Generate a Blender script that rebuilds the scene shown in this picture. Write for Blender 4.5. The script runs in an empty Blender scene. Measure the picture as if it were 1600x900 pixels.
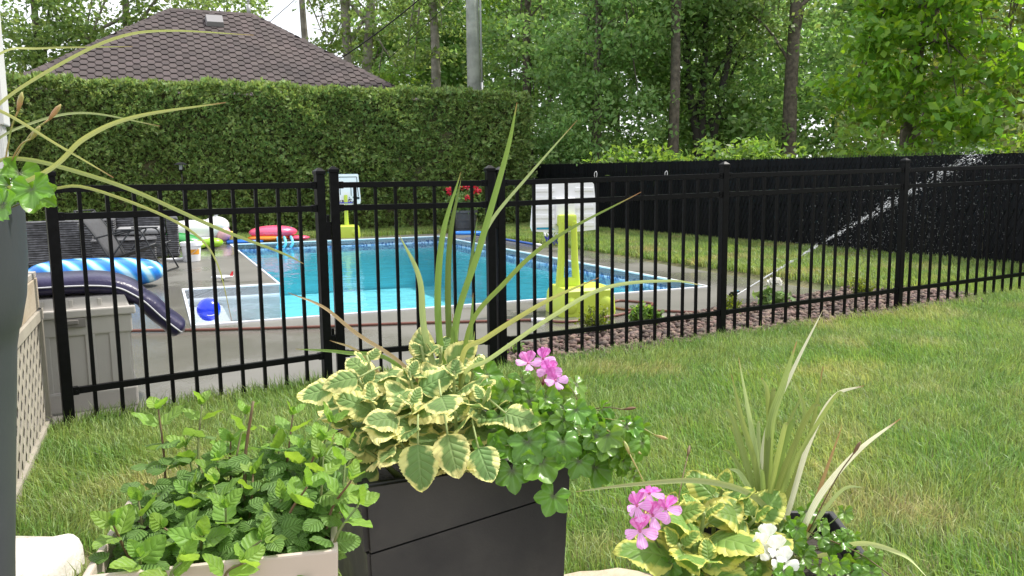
import bpy, bmesh, math, random
import numpy as np
from mathutils import Vector, Matrix, Quaternion

rng = np.random.default_rng(7)
random.seed(7)
sc = bpy.context.scene
COL = sc.collection

# ------------------------------------------------------------------ camera
CAM_H = 1.245
PITCH, ROLL = math.radians(7.57), math.radians(0.67)
fw = Vector((0, math.cos(PITCH), -math.sin(PITCH)))
up0 = Vector((0, math.sin(PITCH), math.cos(PITCH)))
rt0 = Vector((1, 0, 0))
up = up0 * math.cos(ROLL) + rt0 * math.sin(ROLL)
rt = rt0 * math.cos(ROLL) - up0 * math.sin(ROLL)
cam = bpy.data.cameras.new('camera')
cam.sensor_width = 36
cam.lens = 28.8
cam.clip_start = 0.05
cam.clip_end = 2000
co = bpy.data.objects.new('camera', cam)
co.matrix_world = Matrix(((rt.x, up.x, -fw.x, 0), (rt.y, up.y, -fw.y, 0), (rt.z, up.z, -fw.z, CAM_H), (0, 0, 0, 1)))
COL.objects.link(co)
sc.camera = co

# ------------------------------------------------------------------ sky, sun, exposure
SUN_EL, SUN_AZ = math.radians(57), math.radians(62)      # azimuth from +Y towards +X
w = bpy.data.worlds.new('World')
sc.world = w
w.use_nodes = True
wn, wl = w.node_tree.nodes, w.node_tree.links
bg = wn['Background']
sky = wn.new('ShaderNodeTexSky')
sky.sky_type = 'NISHITA'
sky.sun_disc = False
sky.sun_elevation = SUN_EL
sky.sun_rotation = SUN_AZ
sky.dust_density = 3.0
tc = wn.new('ShaderNodeTexCoord')
cl = wn.new('ShaderNodeTexNoise')
cl.inputs['Scale'].default_value = 2.2
cl.inputs['Detail'].default_value = 6
wl.new(tc.outputs['Generated'], cl.inputs['Vector'])
cr = wn.new('ShaderNodeMapRange')
cr.inputs[1].default_value, cr.inputs[2].default_value = 0.3, 0.6
cr.inputs[3].default_value, cr.inputs[4].default_value = 0.55, 0.92
wl.new(cl.outputs['Fac'], cr.inputs[0])
mx = wn.new('ShaderNodeMixRGB')
mx.inputs[2].default_value = (9.2, 9.4, 9.7, 1)
wl.new(cr.outputs[0], mx.inputs[0])
wl.new(sky.outputs[0], mx.inputs[1])
wl.new(mx.outputs[0], bg.inputs['Color'])
bg.inputs['Strength'].default_value = 0.115

sd = bpy.data.lights.new('sun', 'SUN')
sd.energy = 3.6
sd.angle = math.radians(3.0)
sd.color = (1.0, 0.95, 0.87)
so = bpy.data.objects.new('sun', sd)
sv = Vector((math.cos(SUN_EL) * math.sin(SUN_AZ), math.cos(SUN_EL) * math.cos(SUN_AZ), math.sin(SUN_EL)))
so.rotation_euler = sv.to_track_quat('Z', 'Y').to_euler()
so.location = (8, 4, 12)
COL.objects.link(so)
sc.view_settings.view_transform = 'Standard'
sc.view_settings.look = 'None'
sc.view_settings.exposure = 0.68
sc.view_settings.gamma = 1.0
sc.view_settings.use_curve_mapping = False
sc.cycles.use_denoising = True
sc.cycles.max_bounces = 8
sc.cycles.transparent_max_bounces = 12
sc.cycles.caustics_reflective = False
sc.cycles.caustics_refractive = False

# ------------------------------------------------------------------ materials
MATS = {}
def mat(name, col, rough=0.6, col2=None, scale=6.0, detail=4, contrast=(0.35, 0.65), bump=0.0, bscale=60.0,
        metal=0.0, spec=0.5, island=0.0, objrand=0.0, transl=0.0, tcol=None, rough2=None, rscale=1.0, rcon=(0.45, 0.6), coat=0.0, dist=0.01):
    if name in MATS: return MATS[name]
    m = bpy.data.materials.new(name); m.use_nodes = True
    n, l = m.node_tree.nodes, m.node_tree.links
    p = n['Principled BSDF']
    p.inputs['Roughness'].default_value = rough
    p.inputs['Metallic'].default_value = metal
    p.inputs['Specular IOR Level'].default_value = spec
    if coat: p.inputs['Coat Weight'].default_value = coat
    tcn = n.new('ShaderNodeTexCoord')
    out = None
    if col2 is not None:
        nz = n.new('ShaderNodeTexNoise'); nz.inputs['Scale'].default_value = scale; nz.inputs['Detail'].default_value = detail
        l.new(tcn.outputs['Object'], nz.inputs['Vector'])
        mr = n.new('ShaderNodeMapRange'); mr.inputs[1].default_value, mr.inputs[2].default_value = contrast
        l.new(nz.outputs['Fac'], mr.inputs[0])
        mxx = n.new('ShaderNodeMixRGB'); mxx.inputs[1].default_value = (*col, 1); mxx.inputs[2].default_value = (*col2, 1)
        l.new(mr.outputs[0], mxx.inputs[0]); out = mxx.outputs[0]
    else:
        rgb = n.new('ShaderNodeRGB'); rgb.outputs[0].default_value = (*col, 1); out = rgb.outputs[0]
    for amt, src in ((island, 'i'), (objrand, 'o')):
        if amt:
            if src == 'i': g = n.new('ShaderNodeNewGeometry'); r = g.outputs['Random Per Island']
            else: g = n.new('ShaderNodeObjectInfo'); r = g.outputs['Random']
            mr = n.new('ShaderNodeMapRange'); mr.inputs[3].default_value, mr.inputs[4].default_value = 1 - amt, 1 + amt
            l.new(r, mr.inputs[0])
            hs = n.new('ShaderNodeHueSaturation')
            l.new(mr.outputs[0], hs.inputs['Value']); l.new(out, hs.inputs['Color'])
            mh = n.new('ShaderNodeMath'); mh.operation = 'MULTIPLY_ADD'; mh.inputs[1].default_value = 7.31; mh.inputs[2].default_value = 0.0
            l.new(r, mh.inputs[0]); fr = n.new('ShaderNodeMath'); fr.operation = 'FRACT'; l.new(mh.outputs[0], fr.inputs[0])
            mr2 = n.new('ShaderNodeMapRange'); mr2.inputs[3].default_value, mr2.inputs[4].default_value = 0.5 - 0.05 * amt, 0.5 + 0.05 * amt
            l.new(fr.outputs[0], mr2.inputs[0]); l.new(mr2.outputs[0], hs.inputs['Hue'])
            out = hs.outputs[0]
    l.new(out, p.inputs['Base Color'])
    if rough2 is not None:
        nz = n.new('ShaderNodeTexNoise'); nz.inputs['Scale'].default_value = rscale; nz.inputs['Detail'].default_value = 5
        l.new(tcn.outputs['Object'], nz.inputs['Vector'])
        mr = n.new('ShaderNodeMapRange'); mr.inputs[1].default_value, mr.inputs[2].default_value = rcon
        mr.inputs[3].default_value, mr.inputs[4].default_value = rough, rough2
        l.new(nz.outputs['Fac'], mr.inputs[0]); l.new(mr.outputs[0], p.inputs['Roughness'])
    if bump:
        nz = n.new('ShaderNodeTexNoise'); nz.inputs['Scale'].default_value = bscale; nz.inputs['Detail'].default_value = 4
        l.new(tcn.outputs['Object'], nz.inputs['Vector'])
        b = n.new('ShaderNodeBump'); b.inputs['Strength'].default_value = bump; b.inputs['Distance'].default_value = dist
        l.new(nz.outputs['Fac'], b.inputs['Height']); l.new(b.outputs[0], p.inputs['Normal'])
    if transl:
        t = n.new('ShaderNodeBsdfTranslucent'); ms = n.new('ShaderNodeMixShader'); ms.inputs[0].default_value = transl
        if tcol is None:
            hs = n.new('ShaderNodeHueSaturation'); hs.inputs['Hue'].default_value = 0.485; hs.inputs['Saturation'].default_value = 1.1; hs.inputs['Value'].default_value = 1.6
            l.new(out, hs.inputs['Color']); l.new(hs.outputs[0], t.inputs['Color'])
        else: t.inputs['Color'].default_value = (*tcol, 1)
        l.new(p.outputs[0], ms.inputs[1]); l.new(t.outputs[0], ms.inputs[2])
        l.new(ms.outputs[0], n['Material Output'].inputs['Surface'])
    MATS[name] = m
    return m

# ------------------------------------------------------------------ object helpers
ORG = {}
def tag(o, label=None, cat=None, group=None, kind=None):
    if label: o['label'] = label
    if cat: o['category'] = cat
    if group: o['group'] = group
    if kind: o['kind'] = kind
    return o
def thing(name, label, cat, loc=(0, 0, 0), group=None):
    o = bpy.data.objects.new(name, None); COL.objects.link(o)
    o.location = loc; o.empty_display_size = 0.1
    ORG[o.name] = Vector(loc)
    return tag(o, label, cat, group)
def org(parent):
    return ORG.get(parent.name, Vector((0, 0, 0))) if parent else Vector((0, 0, 0))
def link_mesh(name, me, parent=None, world=None):
    o = bpy.data.objects.new(name, me); COL.objects.link(o)
    L = org(parent)
    if parent:
        o.parent = parent
    ORG[o.name] = L
    if world is not None: o.matrix_basis = Matrix.Translation(-L) @ world
    return o
def np_mesh(name, V, polys, mats, parent=None, smooth=False, attrs=None, origin=None):
    """V (n,3) array; polys: (m,k) int array or list of arrays with same k each"""
    L = np.array(org(parent) if parent else (origin if origin is not None else (0, 0, 0)))
    me = bpy.data.meshes.new(name)
    V = np.asarray(V, dtype=np.float32) - L.astype(np.float32)
    if not isinstance(polys, list): polys = [polys]
    nl = sum(p.size for p in polys); npo = sum(len(p) for p in polys)
    me.vertices.add(len(V)); me.vertices.foreach_set('co', V.ravel())
    me.loops.add(nl); me.polygons.add(npo)
    li = np.concatenate([p.ravel() for p in polys]).astype(np.int32)
    tot = np.concatenate([np.full(len(p), p.shape[1]) for p in polys]).astype(np.int32)
    st = np.concatenate([[0], np.cumsum(tot)[:-1]]).astype(np.int32)
    me.loops.foreach_set('vertex_index', li)
    me.polygons.foreach_set('loop_start', st)
    me.polygons.foreach_set('loop_total', tot)
    if smooth: me.polygons.foreach_set('use_smooth', np.ones(npo, dtype=bool))
    me.update(calc_edges=True); me.validate()
    for m in (mats if isinstance(mats, (list, tuple)) else [mats]): me.materials.append(m)
    if attrs:
        for k, a in attrs.items():
            at = me.attributes.new(k, 'FLOAT', 'POINT'); at.data.foreach_set('value', np.asarray(a, dtype=np.float32))
    o = bpy.data.objects.new(name, me); COL.objects.link(o)
    if parent: o.parent = parent; ORG[o.name] = org(parent)
    elif origin is not None: o.location = origin; ORG[o.name] = Vector(origin)
    return o

class MB:
    def __init__(s): s.v, s.f, s.mi = [], [], []
    def add(s, v, f, mi=0):
        k = len(s.v); s.v += [tuple(x) for x in v]; s.f += [tuple(i + k for i in q) for q in f]; s.mi += [mi] * len(f); return s
    def box(s, c, size, rz=0, M=None, mi=0, taper=(1, 1), bev=0):
        hx, hy, hz = size[0] / 2, size[1] / 2, size[2] / 2
        if bev:
            bm = bmesh.new(); bmesh.ops.create_cube(bm, size=1)
            for q in bm.verts:
                q.co = Vector((q.co.x * size[0], q.co.y * size[1], q.co.z * size[2]))
                if q.co.z > 0: q.co.x *= taper[0]; q.co.y *= taper[1]
            bmesh.ops.bevel(bm, geom=list(bm.edges), offset=bev, segments=2, profile=0.6, affect='EDGES')
            bm.verts.index_update()
            vs = [q.co.copy() for q in bm.verts]; fs = [[q.index for q in f.verts] for f in bm.faces]; bm.free()
        else:
            vs = []
            for z in (-1, 1):
                for x, y in ((-1, -1), (1, -1), (1, 1), (-1, 1)):
                    tx, ty = taper if z > 0 else (1, 1)
                    vs.append(Vector((x * hx * tx, y * hy * ty, z * hz)))
            fs = [(3, 2, 1, 0), (4, 5, 6, 7), (0, 1, 5, 4), (1, 2, 6, 5), (2, 3, 7, 6), (3, 0, 4, 7)]
        T = M if M is not None else Matrix.Translation(Vector(c)) @ Matrix.Rotation(rz, 4, 'Z')
        return s.add([T @ q for q in vs], fs, mi)
    def tube(s, pts, r, n=8, caps=True, mi=0, flat=None):
        pts = [Vector(p) for p in pts]; k0 = len(s.v)
        rs = r if isinstance(r, (list, tuple, np.ndarray)) else [r] * len(pts)
        prev = None; V = []
        for i, p in enumerate(pts):
            t = (pts[min(i + 1, len(pts) - 1)] - pts[max(i - 1, 0)]).normalized()
            if prev is None:
                ref = Vector((0, 0, 1)) if abs(t.z) < 0.9 else Vector((1, 0, 0))
                x = t.cross(ref).normalized()
            else:
                x = (prev - t * prev.dot(t)).normalized()
            prev = x; y = t.cross(x)
            for j in range(n):
                an = 2 * math.pi * j / n
                V.append(p + (x * math.cos(an) + y * math.sin(an) * (flat or 1)) * rs[i])
        F = []
        for i in range(len(pts) - 1):
            for j in range(n):
                F.append((i * n + j, i * n + (j + 1) % n, (i + 1) * n + (j + 1) % n, (i + 1) * n + j))
        if caps:
            F.append(tuple(range(n - 1, -1, -1))); F.append(tuple((len(pts) - 1) * n + j for j in range(n)))
        return s.add(V, F, mi)
    def lathe(s, c, prof, n=24, mi=0, closed=False):
        c = Vector(c); V = []; F = []
        for r, z in prof:
            for j in range(n):
                an = 2 * math.pi * j / n; V.append(c + Vector((r * math.cos(an), r * math.sin(an), z)))
        for i in range(len(prof) - 1):
            for j in range(n):
                F.append((i * n + j, i * n + (j + 1) % n, (i + 1) * n + (j + 1) % n, (i + 1) * n + j))
        if closed:
            F.append(tuple(range(n - 1, -1, -1))); F.append(tuple((len(prof) - 1) * n + j for j in range(n)))
        return s.add(V, F, mi)
    def ell(s, c, r, n=14, m=9, M=None, mi=0, fn=None):
        V = []; F = []
        for i in range(m + 1):
            ph = math.pi * i / m
            for j in range(n):
                an = 2 * math.pi * j / n
                q = Vector((math.sin(ph) * math.cos(an), math.sin(ph) * math.sin(an), math.cos(ph)))
                if fn: q = fn(q)
                q = Vector((q.x * r[0], q.y * r[1], q.z * r[2]))
                V.append((M @ q if M is not None else q) + Vector(c))
        for i in range(m):
            for j in range(n):
                F.append((i * n + j, (i + 1) * n + j, (i + 1) * n + (j + 1) % n, i * n + (j + 1) % n))
        return s.add(V, F, mi)
    def build(s, name, mats, parent=None, smooth=False, origin=None, angle=None):
        L = org(parent) if parent else Vector(origin or (0, 0, 0))
        me = bpy.data.meshes.new(name)
        me.from_pydata([tuple(Vector(q) - L) for q in s.v], [], s.f)
        for m in (mats if isinstance(mats, (list, tuple)) else [mats]): me.materials.append(m)
        me.polygons.foreach_set('material_index', s.mi)
        if smooth:
            me.polygons.foreach_set('use_smooth', [True] * len(me.polygons))
            if angle: me.set_sharp_from_angle(angle=math.radians(angle))
        me.update()
        o = bpy.data.objects.new(name, me); COL.objects.link(o)
        if parent: o.parent = parent; ORG[o.name] = org(parent)
        else: o.location = L; ORG[o.name] = Vector(L)
        return o
def spline(P, n=24):
    """Catmull-Rom through control points"""
    P = [Vector(p) for p in P]; Q = [P[0] * 2 - P[1]] + P + [P[-1] * 2 - P[-2]]
    out = []; seg = len(P) - 1
    for k in range(n + 1):
        u = k / n * seg; i = min(int(u), seg - 1); t = u - i
        p0, p1, p2, p3 = Q[i], Q[i + 1], Q[i + 2], Q[i + 3]
        out.append(0.5 * ((2 * p1) + (-p0 + p2) * t + (2 * p0 - 5 * p1 + 4 * p2 - p3) * t * t + (-p0 + 3 * p1 - 3 * p2 + p3) * t ** 3))
    return out

# ------------------------------------------------------------------ layout: pool frame (a = along the pool, b = across it)
TH = math.radians(23.3)
ax_a = Vector((-math.sin(TH), math.cos(TH), 0))
ax_b = Vector((math.cos(TH), math.sin(TH), 0))
NR = Vector((2.25, 9.25, 0))
def P(A, B, z=0.0): return NR + ax_a * A + ax_b * B + Vector((0, 0, z))
def AB(x, y):
    dx, dy = x - NR.x, y - NR.y
    return dx * ax_a.x + dy * ax_a.y, dx * ax_b.x + dy * ax_b.y
def gh(x, y):                                   # height of the lawn, rising gently to the right
    return 0.018 * np.clip(x, 0, 6.5)
FENCE = [(-2.29, 4.10), (-1.14, 4.92), (-0.07, 5.33), (1.59, 6.15), (3.36, 7.05), (5.13, 7.95)]
def fence_y(x): return np.interp(x, [-9] + [p[0] for p in FENCE] + [12], [0.6] + [p[1] for p in FENCE] + [11.4])
PA, PB, STEP_A, STEP_B = 9.8, -4.4, 2.7, -5.5    # pool length, width, step alcove

# ------------------------------------------------------------------ ground sheet (hole where the pool basin is)
DECK_A1, DECK_B1, DECK_B0 = 10.7, 1.1, -12.0
deck_poly = [P(DECK_A1, DECK_B0), P(DECK_A1, DECK_B1), Vector((3.62, 8.5, 0)), Vector((1.05, 6.8, 0)), Vector((-0.03, 5.93, 0)), Vector((-0.12, 5.42, 0)),
             Vector((-1.14, 5.0, 0)), Vector((-2.33, 4.16, 0)), Vector((-6.2, 2.5, 0)), Vector((-14, -0.6, 0))]
def in_poly(x, y, poly):
    x = np.asarray(x); y = np.asarray(y); c = np.zeros(x.shape, bool); n = len(poly)
    for i in range(n):
        x0, y0 = poly[i][0], poly[i][1]; x1, y1 = poly[(i + 1) % n][0], poly[(i + 1) % n][1]
        if y0 == y1: continue
        k = ((y0 > y) != (y1 > y)) & (x < (x1 - x0) * (y - y0) / (y1 - y0) + x0); c ^= k
    return c
gl = lambda lo, hi, step: list(np.arange(lo, hi, step))
As = [-600, -200, -80, -40, -25] + gl(-14, 0, 0.35) + [0.0] + gl(0.4, PA, 0.6) + [PA] + gl(PA + 0.5, 15, 0.6) + [20, 30, 45, 80, 200, 600]
Bs = [-600, -200, -80, -40, -25, -16] + gl(-12, STEP_B, 0.6) + [STEP_B] + gl(STEP_B + 0.37, 0, 0.367)[:14] + [0.0] + gl(0.35, 9, 0.35) + [12, 18, 30, 60, 200, 600]
As, Bs = np.array(sorted(set(np.round(As, 4)))), np.array(sorted(set(np.round(Bs, 4))))
AA, BB = np.meshgrid(As, Bs, indexing='ij')
X = NR.x + AA * ax_a.x + BB * ax_b.x; Y = NR.y + AA * ax_a.y + BB * ax_b.y
Z = gh(X, Y) - 0.012
Z = np.where(in_poly(X, Y, [tuple(p) for p in deck_poly]), -0.07, Z)
Vg = np.stack([X, Y, Z], -1).reshape(-1, 3)
na, nb = len(As), len(Bs)
fi = []
for i in range(na - 1):
    for j in range(nb - 1):
        ca, cb = (As[i] + As[i + 1]) / 2, (Bs[j] + Bs[j + 1]) / 2
        if 0 < ca < PA and STEP_B < cb < 0: continue
        fi.append((i * nb + j, (i + 1) * nb + j, (i + 1) * nb + j + 1, i * nb + j + 1))
soil = mat('lawn_soil', (0.075, 0.095, 0.03), 0.95, (0.15, 0.13, 0.06), 3.0, bump=0.6, bscale=90)
tag(np_mesh('ground', Vg, np.array(fi), soil), kind='structure', label='flat lawn ground around the pool and house')

# ------------------------------------------------------------------ concrete deck with the pool opening
concrete = mat('wet_concrete', (0.178, 0.170, 0.152), 0.42, (0.125, 0.12, 0.106), 1.1, detail=7, contrast=(0.3, 0.7), bump=0.25, bscale=140, dist=0.003,
               rough2=0.07, rscale=0.42, rcon=(0.46, 0.56), spec=0.5)
bm = bmesh.new()
def loop(pts):
    vs = [bm.verts.new(p) for p in pts]
    return [bm.edges.new((vs[i], vs[(i + 1) % len(vs)])) for i in range(len(vs))]
E_ = loop(deck_poly)
hole = [P(0, 0), P(PA, 0), P(PA, PB), P(STEP_A, PB), P(STEP_A, STEP_B), P(0, STEP_B)]
E_ += loop(hole)
bmesh.ops.triangle_fill(bm, edges=E_, use_beauty=True)
for f in bm.faces:
    f.normal_update()
    if f.normal.z < 0: f.normal_flip()
r = bmesh.ops.extrude_face_region(bm, geom=list(bm.faces))
bmesh.ops.translate(bm, vec=(0, 0, -0.11), verts=[g for g in r['geom'] if isinstance(g, bmesh.types.BMVert)])
bmesh.ops.recalc_face_normals(bm, faces=list(bm.faces))
me = bpy.data.meshes.new('pool_deck'); bm.to_mesh(me); bm.free(); me.materials.append(concrete)
o = bpy.data.objects.new('pool_deck', me); COL.objects.link(o); tag(o, 'wet grey concrete deck around the swimming pool', kind='structure')

# ------------------------------------------------------------------ swimming pool: coping, liner, steps, water
def liner_mat():
    m = bpy.data.materials.new('pool_liner'); m.use_nodes = True
    n, l = m.node_tree.nodes, m.node_tree.links; p = n['Principled BSDF']; p.inputs['Roughness'].default_value = 0.35
    g = n.new('ShaderNodeNewGeometry'); sx = n.new('ShaderNodeSeparateXYZ'); l.new(g.outputs['Position'], sx.inputs[0])
    v = n.new('ShaderNodeTexVoronoi'); v.inputs['Scale'].default_value = 26; l.new(g.outputs['Position'], v.inputs['Vector'])
    ra = n.new('ShaderNodeValToRGB'); ra.color_ramp.interpolation = 'CONSTANT'
    el = ra.color_ramp.elements; el[0].color = (0.07, 0.14, 0.38, 1); el[1].position = 0.5; el[1].color = (0.52, 0.60, 0.78, 1)
    e = el.new(0.28); e.color = (0.20, 0.32, 0.58, 1)
    l.new(v.outputs['Color'], ra.inputs[0])
    nz = n.new('ShaderNodeTexNoise'); nz.inputs['Scale'].default_value = 0.6; l.new(g.outputs['Position'], nz.inputs['Vector'])
    blue = n.new('ShaderNodeMixRGB'); blue.inputs[1].default_value = (0.22, 0.76, 0.89, 1); blue.inputs[2].default_value = (0.27, 0.80, 0.91, 1); l.new(nz.outputs['Fac'], blue.inputs[0])
    def step(edge):
        q = n.new('ShaderNodeMath'); q.operation = 'GREATER_THAN'; q.inputs[1].default_value = edge; l.new(sx.outputs['Z'], q.inputs[0]); return q.outputs[0]
    m1 = n.new('ShaderNodeMixRGB'); l.new(step(-0.24), m1.inputs[0]); l.new(blue.outputs[0], m1.inputs[1]); l.new(ra.outputs[0], m1.inputs[2])
    m2 = n.new('ShaderNodeMixRGB'); l.new(step(-0.075), m2.inputs[0]); l.new(m1.outputs[0], m2.inputs[1]); m2.inputs[2].default_value = (0.50, 0.54, 0.66, 1)
    l.new(m2.outputs[0], p.inputs['Base Color'])
    return m
WHITE_PL = mat('white_vinyl', (0.80, 0.81, 0.86), 0.35, (0.74, 0.75, 0.80), 4)
pool = thing('swimming_pool', 'in-ground swimming pool with turquoise water and white corner steps', 'pool', P(PA / 2, PB / 2))
b = MB()
ol = [P(0, 0), P(PA, 0), P(PA, PB), P(STEP_A, PB)]
FL = -1.10
def wall(b, p, q, zt, zb): b.add([p + Vector((0, 0, zt)), q + Vector((0, 0, zt)), q + Vector((0, 0, zb)), p + Vector((0, 0, zb))], [(0, 1, 2, 3)])
for p, q in zip(ol[:-1], ol[1:]): wall(b, p, q, -0.004, FL)
wall(b, P(0, PB), P(0, 0), -0.004, FL)
b.add([P(0, 0, FL), P(PA, 0, FL), P(PA, PB, FL), P(0, PB, FL)], [(0, 1, 2, 3)])
b.build('liner', liner_mat(), pool)
# steps, moulded white: treads falling towards the pool
b = MB()
wall(b, P(STEP_A, PB), P(STEP_A, STEP_B), -0.004, FL); wall(b, P(STEP_A, STEP_B), P(0, STEP_B), -0.004, -0.5); wall(b, P(0, STEP_B), P(0, PB), -0.004, FL)
tz = [-0.21, -0.42, -0.68]; tb = [STEP_B, STEP_B + 0.42, STEP_B + 0.78, PB + 0.02]
for i in range(3):
    b.add([P(0, tb[i], tz[i]), P(STEP_A, tb[i], tz[i]), P(STEP_A, tb[i + 1], tz[i]), P(0, tb[i + 1], tz[i])], [(0, 1, 2, 3)])
    zb = tz[i + 1] if i < 2 else FL
    b.add([P(0, tb[i + 1], tz[i]), P(STEP_A, tb[i + 1], tz[i]), P(STEP_A, tb[i + 1], zb), P(0, tb[i + 1], zb)], [(0, 1, 2, 3)])
b.build('steps', WHITE_PL, pool)
# coping strip, a low bead all round the opening
b = MB()
ring = hole
for i in range(len(ring)):
    p, q = ring[i], ring[(i + 1) % len(ring)]
    d_ = (q - p).normalized(); nn = Vector((d_.y, -d_.x, 0))
    if (nn.dot((P(1.2, -2.2) - p))) > 0: nn = -nn
    wd = 0.026
    c = (p + q) / 2 + nn * (wd / 2 - 0.012) + Vector((0, 0, 0.002))
    b.box(c, ((q - p).length + wd, wd, 0.024), math.atan2(d_.y, d_.x), bev=0.006)
b.build('coping', WHITE_PL, pool)
def water_mat():
    m = bpy.data.materials.new('pool_water'); m.use_nodes = True
    n, l = m.node_tree.nodes, m.node_tree.links; n.remove(n['Principled BSDF'])
    g = n.new('ShaderNodeNewGeometry')
    nz = n.new('ShaderNodeTexNoise'); nz.inputs['Scale'].default_value = 3.2; nz.inputs['Detail'].default_value = 3; l.new(g.outputs['Position'], nz.inputs['Vector'])
    bu = n.new('ShaderNodeBump'); bu.inputs['Strength'].default_value = 0.35; bu.inputs['Distance'].default_value = 0.04; l.new(nz.outputs['Fac'], bu.inputs['Height'])
    gl_ = n.new('ShaderNodeBsdfGlossy'); gl_.inputs['Roughness'].default_value = 0.03; l.new(bu.outputs[0], gl_.inputs['Normal'])
    tr = n.new('ShaderNodeBsdfTransparent'); tr.inputs['Color'].default_value = (0.93, 0.995, 1.0, 1)
    fr = n.new('ShaderNodeFresnel'); fr.inputs['IOR'].default_value = 1.33; l.new(bu.outputs[0], fr.inputs['Normal'])
    ms = n.new('ShaderNodeMixShader'); l.new(fr.outputs[0], ms.inputs[0]); l.new(tr.outputs[0], ms.inputs[1]); l.new(gl_.outputs[0], ms.inputs[2])
    l.new(ms.outputs[0], n['Material Output'].inputs['Surface'])
    return m
WZ = -0.13
b = MB()
b.add([p + Vector((0, 0, WZ)) for p in hole], [(0, 1, 2, 3, 4, 5)])
b.build('water_surface', water_mat(), pool)

# ------------------------------------------------------------------ black picket fence and gate
BLACK = mat('black_powder_coat', (0.004, 0.004, 0.0045), 0.33, (0.006, 0.006, 0.007), 30, spec=0.09, bump=0.05, bscale=300)
STEEL = mat('dull_steel', (0.45, 0.45, 0.46), 0.4, metal=0.9)
cap_me = None
def meshdata(build_fn, name, m, smooth=False):
    b = MB(); build_fn(b); o = b.build(name, m, None, smooth); me = o.data; bpy.data.objects.remove(o); return me
def f_post(b):
    b.box((0, 0, 0.64), (0.052, 0.052, 1.30), bev=0.004)
def f_cap(b):
    b.box((0, 0, 1.296), (0.062, 0.062, 0.022), bev=0.003)
    b.box((0, 0, 1.316), (0.056, 0.056, 0.018), taper=(0.25, 0.25))
def f_picket(b):
    b.box((0, 0, 0.64), (0.019, 0.019, 1.186), bev=0.0015)
post_me, capm, picket_me = meshdata(f_post, 'post', BLACK), meshdata(f_cap, 'cap', BLACK), meshdata(f_picket, 'picket', BLACK)
RAILS = ((1.222, 0.034), (1.085, 0.034), (0.19, 0.034))
def rails(t, p, q, zp, zq, inset=0.026):
    d_ = (q - p); ln = d_.length; d_.normalize(); an = math.atan2(d_.y, d_.x)
    for zc, th in RAILS:
        b = MB(); p2, q2 = p + d_ * inset + Vector((0, 0, zp + zc)), q - d_ * inset + Vector((0, 0, zq + zc))
        x = (q2 - p2); L = x.length; x.normalize(); y = Vector((-d_.y, d_.x, 0)); z = x.cross(y)
        Mx = Matrix((x.to_4d(), y.to_4d(), z.to_4d(), (0, 0, 0, 1))).transposed(); Mx.col[3] = ((p2 + q2) / 2).to_4d(); Mx[3][0] = Mx[3][1] = Mx[3][2] = 0
        b.box(None, (L, 0.028, th), M=Mx, bev=0.002)
        for e, s in ((p2, 1), (q2, -1)):            # bracket with screw at each end
            b.box(e + x * s * 0.014, (0.028, 0.036, th + 0.008), an, bev=0.002)
            b.ell(e + x * s * 0.016 - y * 0.02, (0.005, 0.005, 0.005), 6, 4)
        b.build('rail', BLACK, t)
def pickets(t, p, q, zp, zq, n):
    d_ = q - p; an = math.atan2(d_.y, d_.x)
    for i in range(n):
        f = (i + 1) / (n + 1); c = p + d_ * f + Vector((0, 0, zp + (zq - zp) * f + random.uniform(-0.004, 0.004)))
        link_mesh('picket', picket_me, t, Matrix.Translation(c) @ Matrix.Rotation(an, 4, 'Z'))
def fpost(t, p, z, an):
    T = Matrix.Translation(p + Vector((0, 0, z))) @ Matrix.Rotation(an, 4, 'Z')
    po = link_mesh('post', post_me, t, T); c = link_mesh('cap', capm, po); c.matrix_basis = Matrix.Identity(4)
    c.matrix_basis = Matrix.Identity(4)
F3 = [Vector((x, y, 0)) for x, y in FENCE]
FZ = [0, 0, 0, 0.03, 0.06, 0.092]
def ang(p, q): return math.atan2(q.y - p.y, q.x - p.x)
t = thing('metal_fence', 'short black metal fence panel between the lattice deck and the gate', 'fence', F3[0], 'black picket fence around the pool')
a0 = ang(F3[0], F3[1]); fpost(t, F3[0], 0, a0); fpost(t, F3[1], 0, a0); rails(t, F3[0], F3[1], 0, 0); pickets(t, F3[0], F3[1], 0, 0, 10)
t = thing('metal_fence', 'long black metal fence run right of the gate along the gravel bed', 'fence', F3[2], 'black picket fence around the pool')
for i in range(2, 6): fpost(t, F3[i], FZ[i], ang(F3[max(2, i - 1)], F3[max(3, i)]))
for i in range(2, 5): rails(t, F3[i], F3[i + 1], FZ[i], FZ[i + 1]); pickets(t, F3[i], F3[i + 1], FZ[i], FZ[i + 1], 14)
for f in (0.39, 0.71):                                # small wire clips left on the top rail
    p = F3[2].lerp(F3[3], f) + Vector((0, 0, 1.24)); b = MB(); b.tube(spline([p, p + Vector((-0.006, 0, 0.03)), p + Vector((0.004, 0, 0.05)), p + Vector((0.012, 0, 0.035)), p + Vector((0.008, 0, 0.0))], 10), 0.003, 6)
    b.build('wire_clip', STEEL, t, True)
g0 = F3[1].lerp(F3[2], 0.075); g1 = F3[1].lerp(F3[2], 0.94)
t = thing('fence_gate', 'black metal picket gate with two stiles between the gate posts', 'gate', g0)
ag = ang(g0, g1)
for p in (g0, g1):
    T = Matrix.Translation(p + Vector((0, 0, 0.01))) @ Matrix.Rotation(ag, 4, 'Z')
    po = link_mesh('stile', post_me, t, T); c = link_mesh('cap', capm, po); c.matrix_basis = Matrix.Identity(4)
rails(t, g0, g1, 0, 0); pickets(t, g0, g1, 0.005, 0.005, 7)
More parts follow.
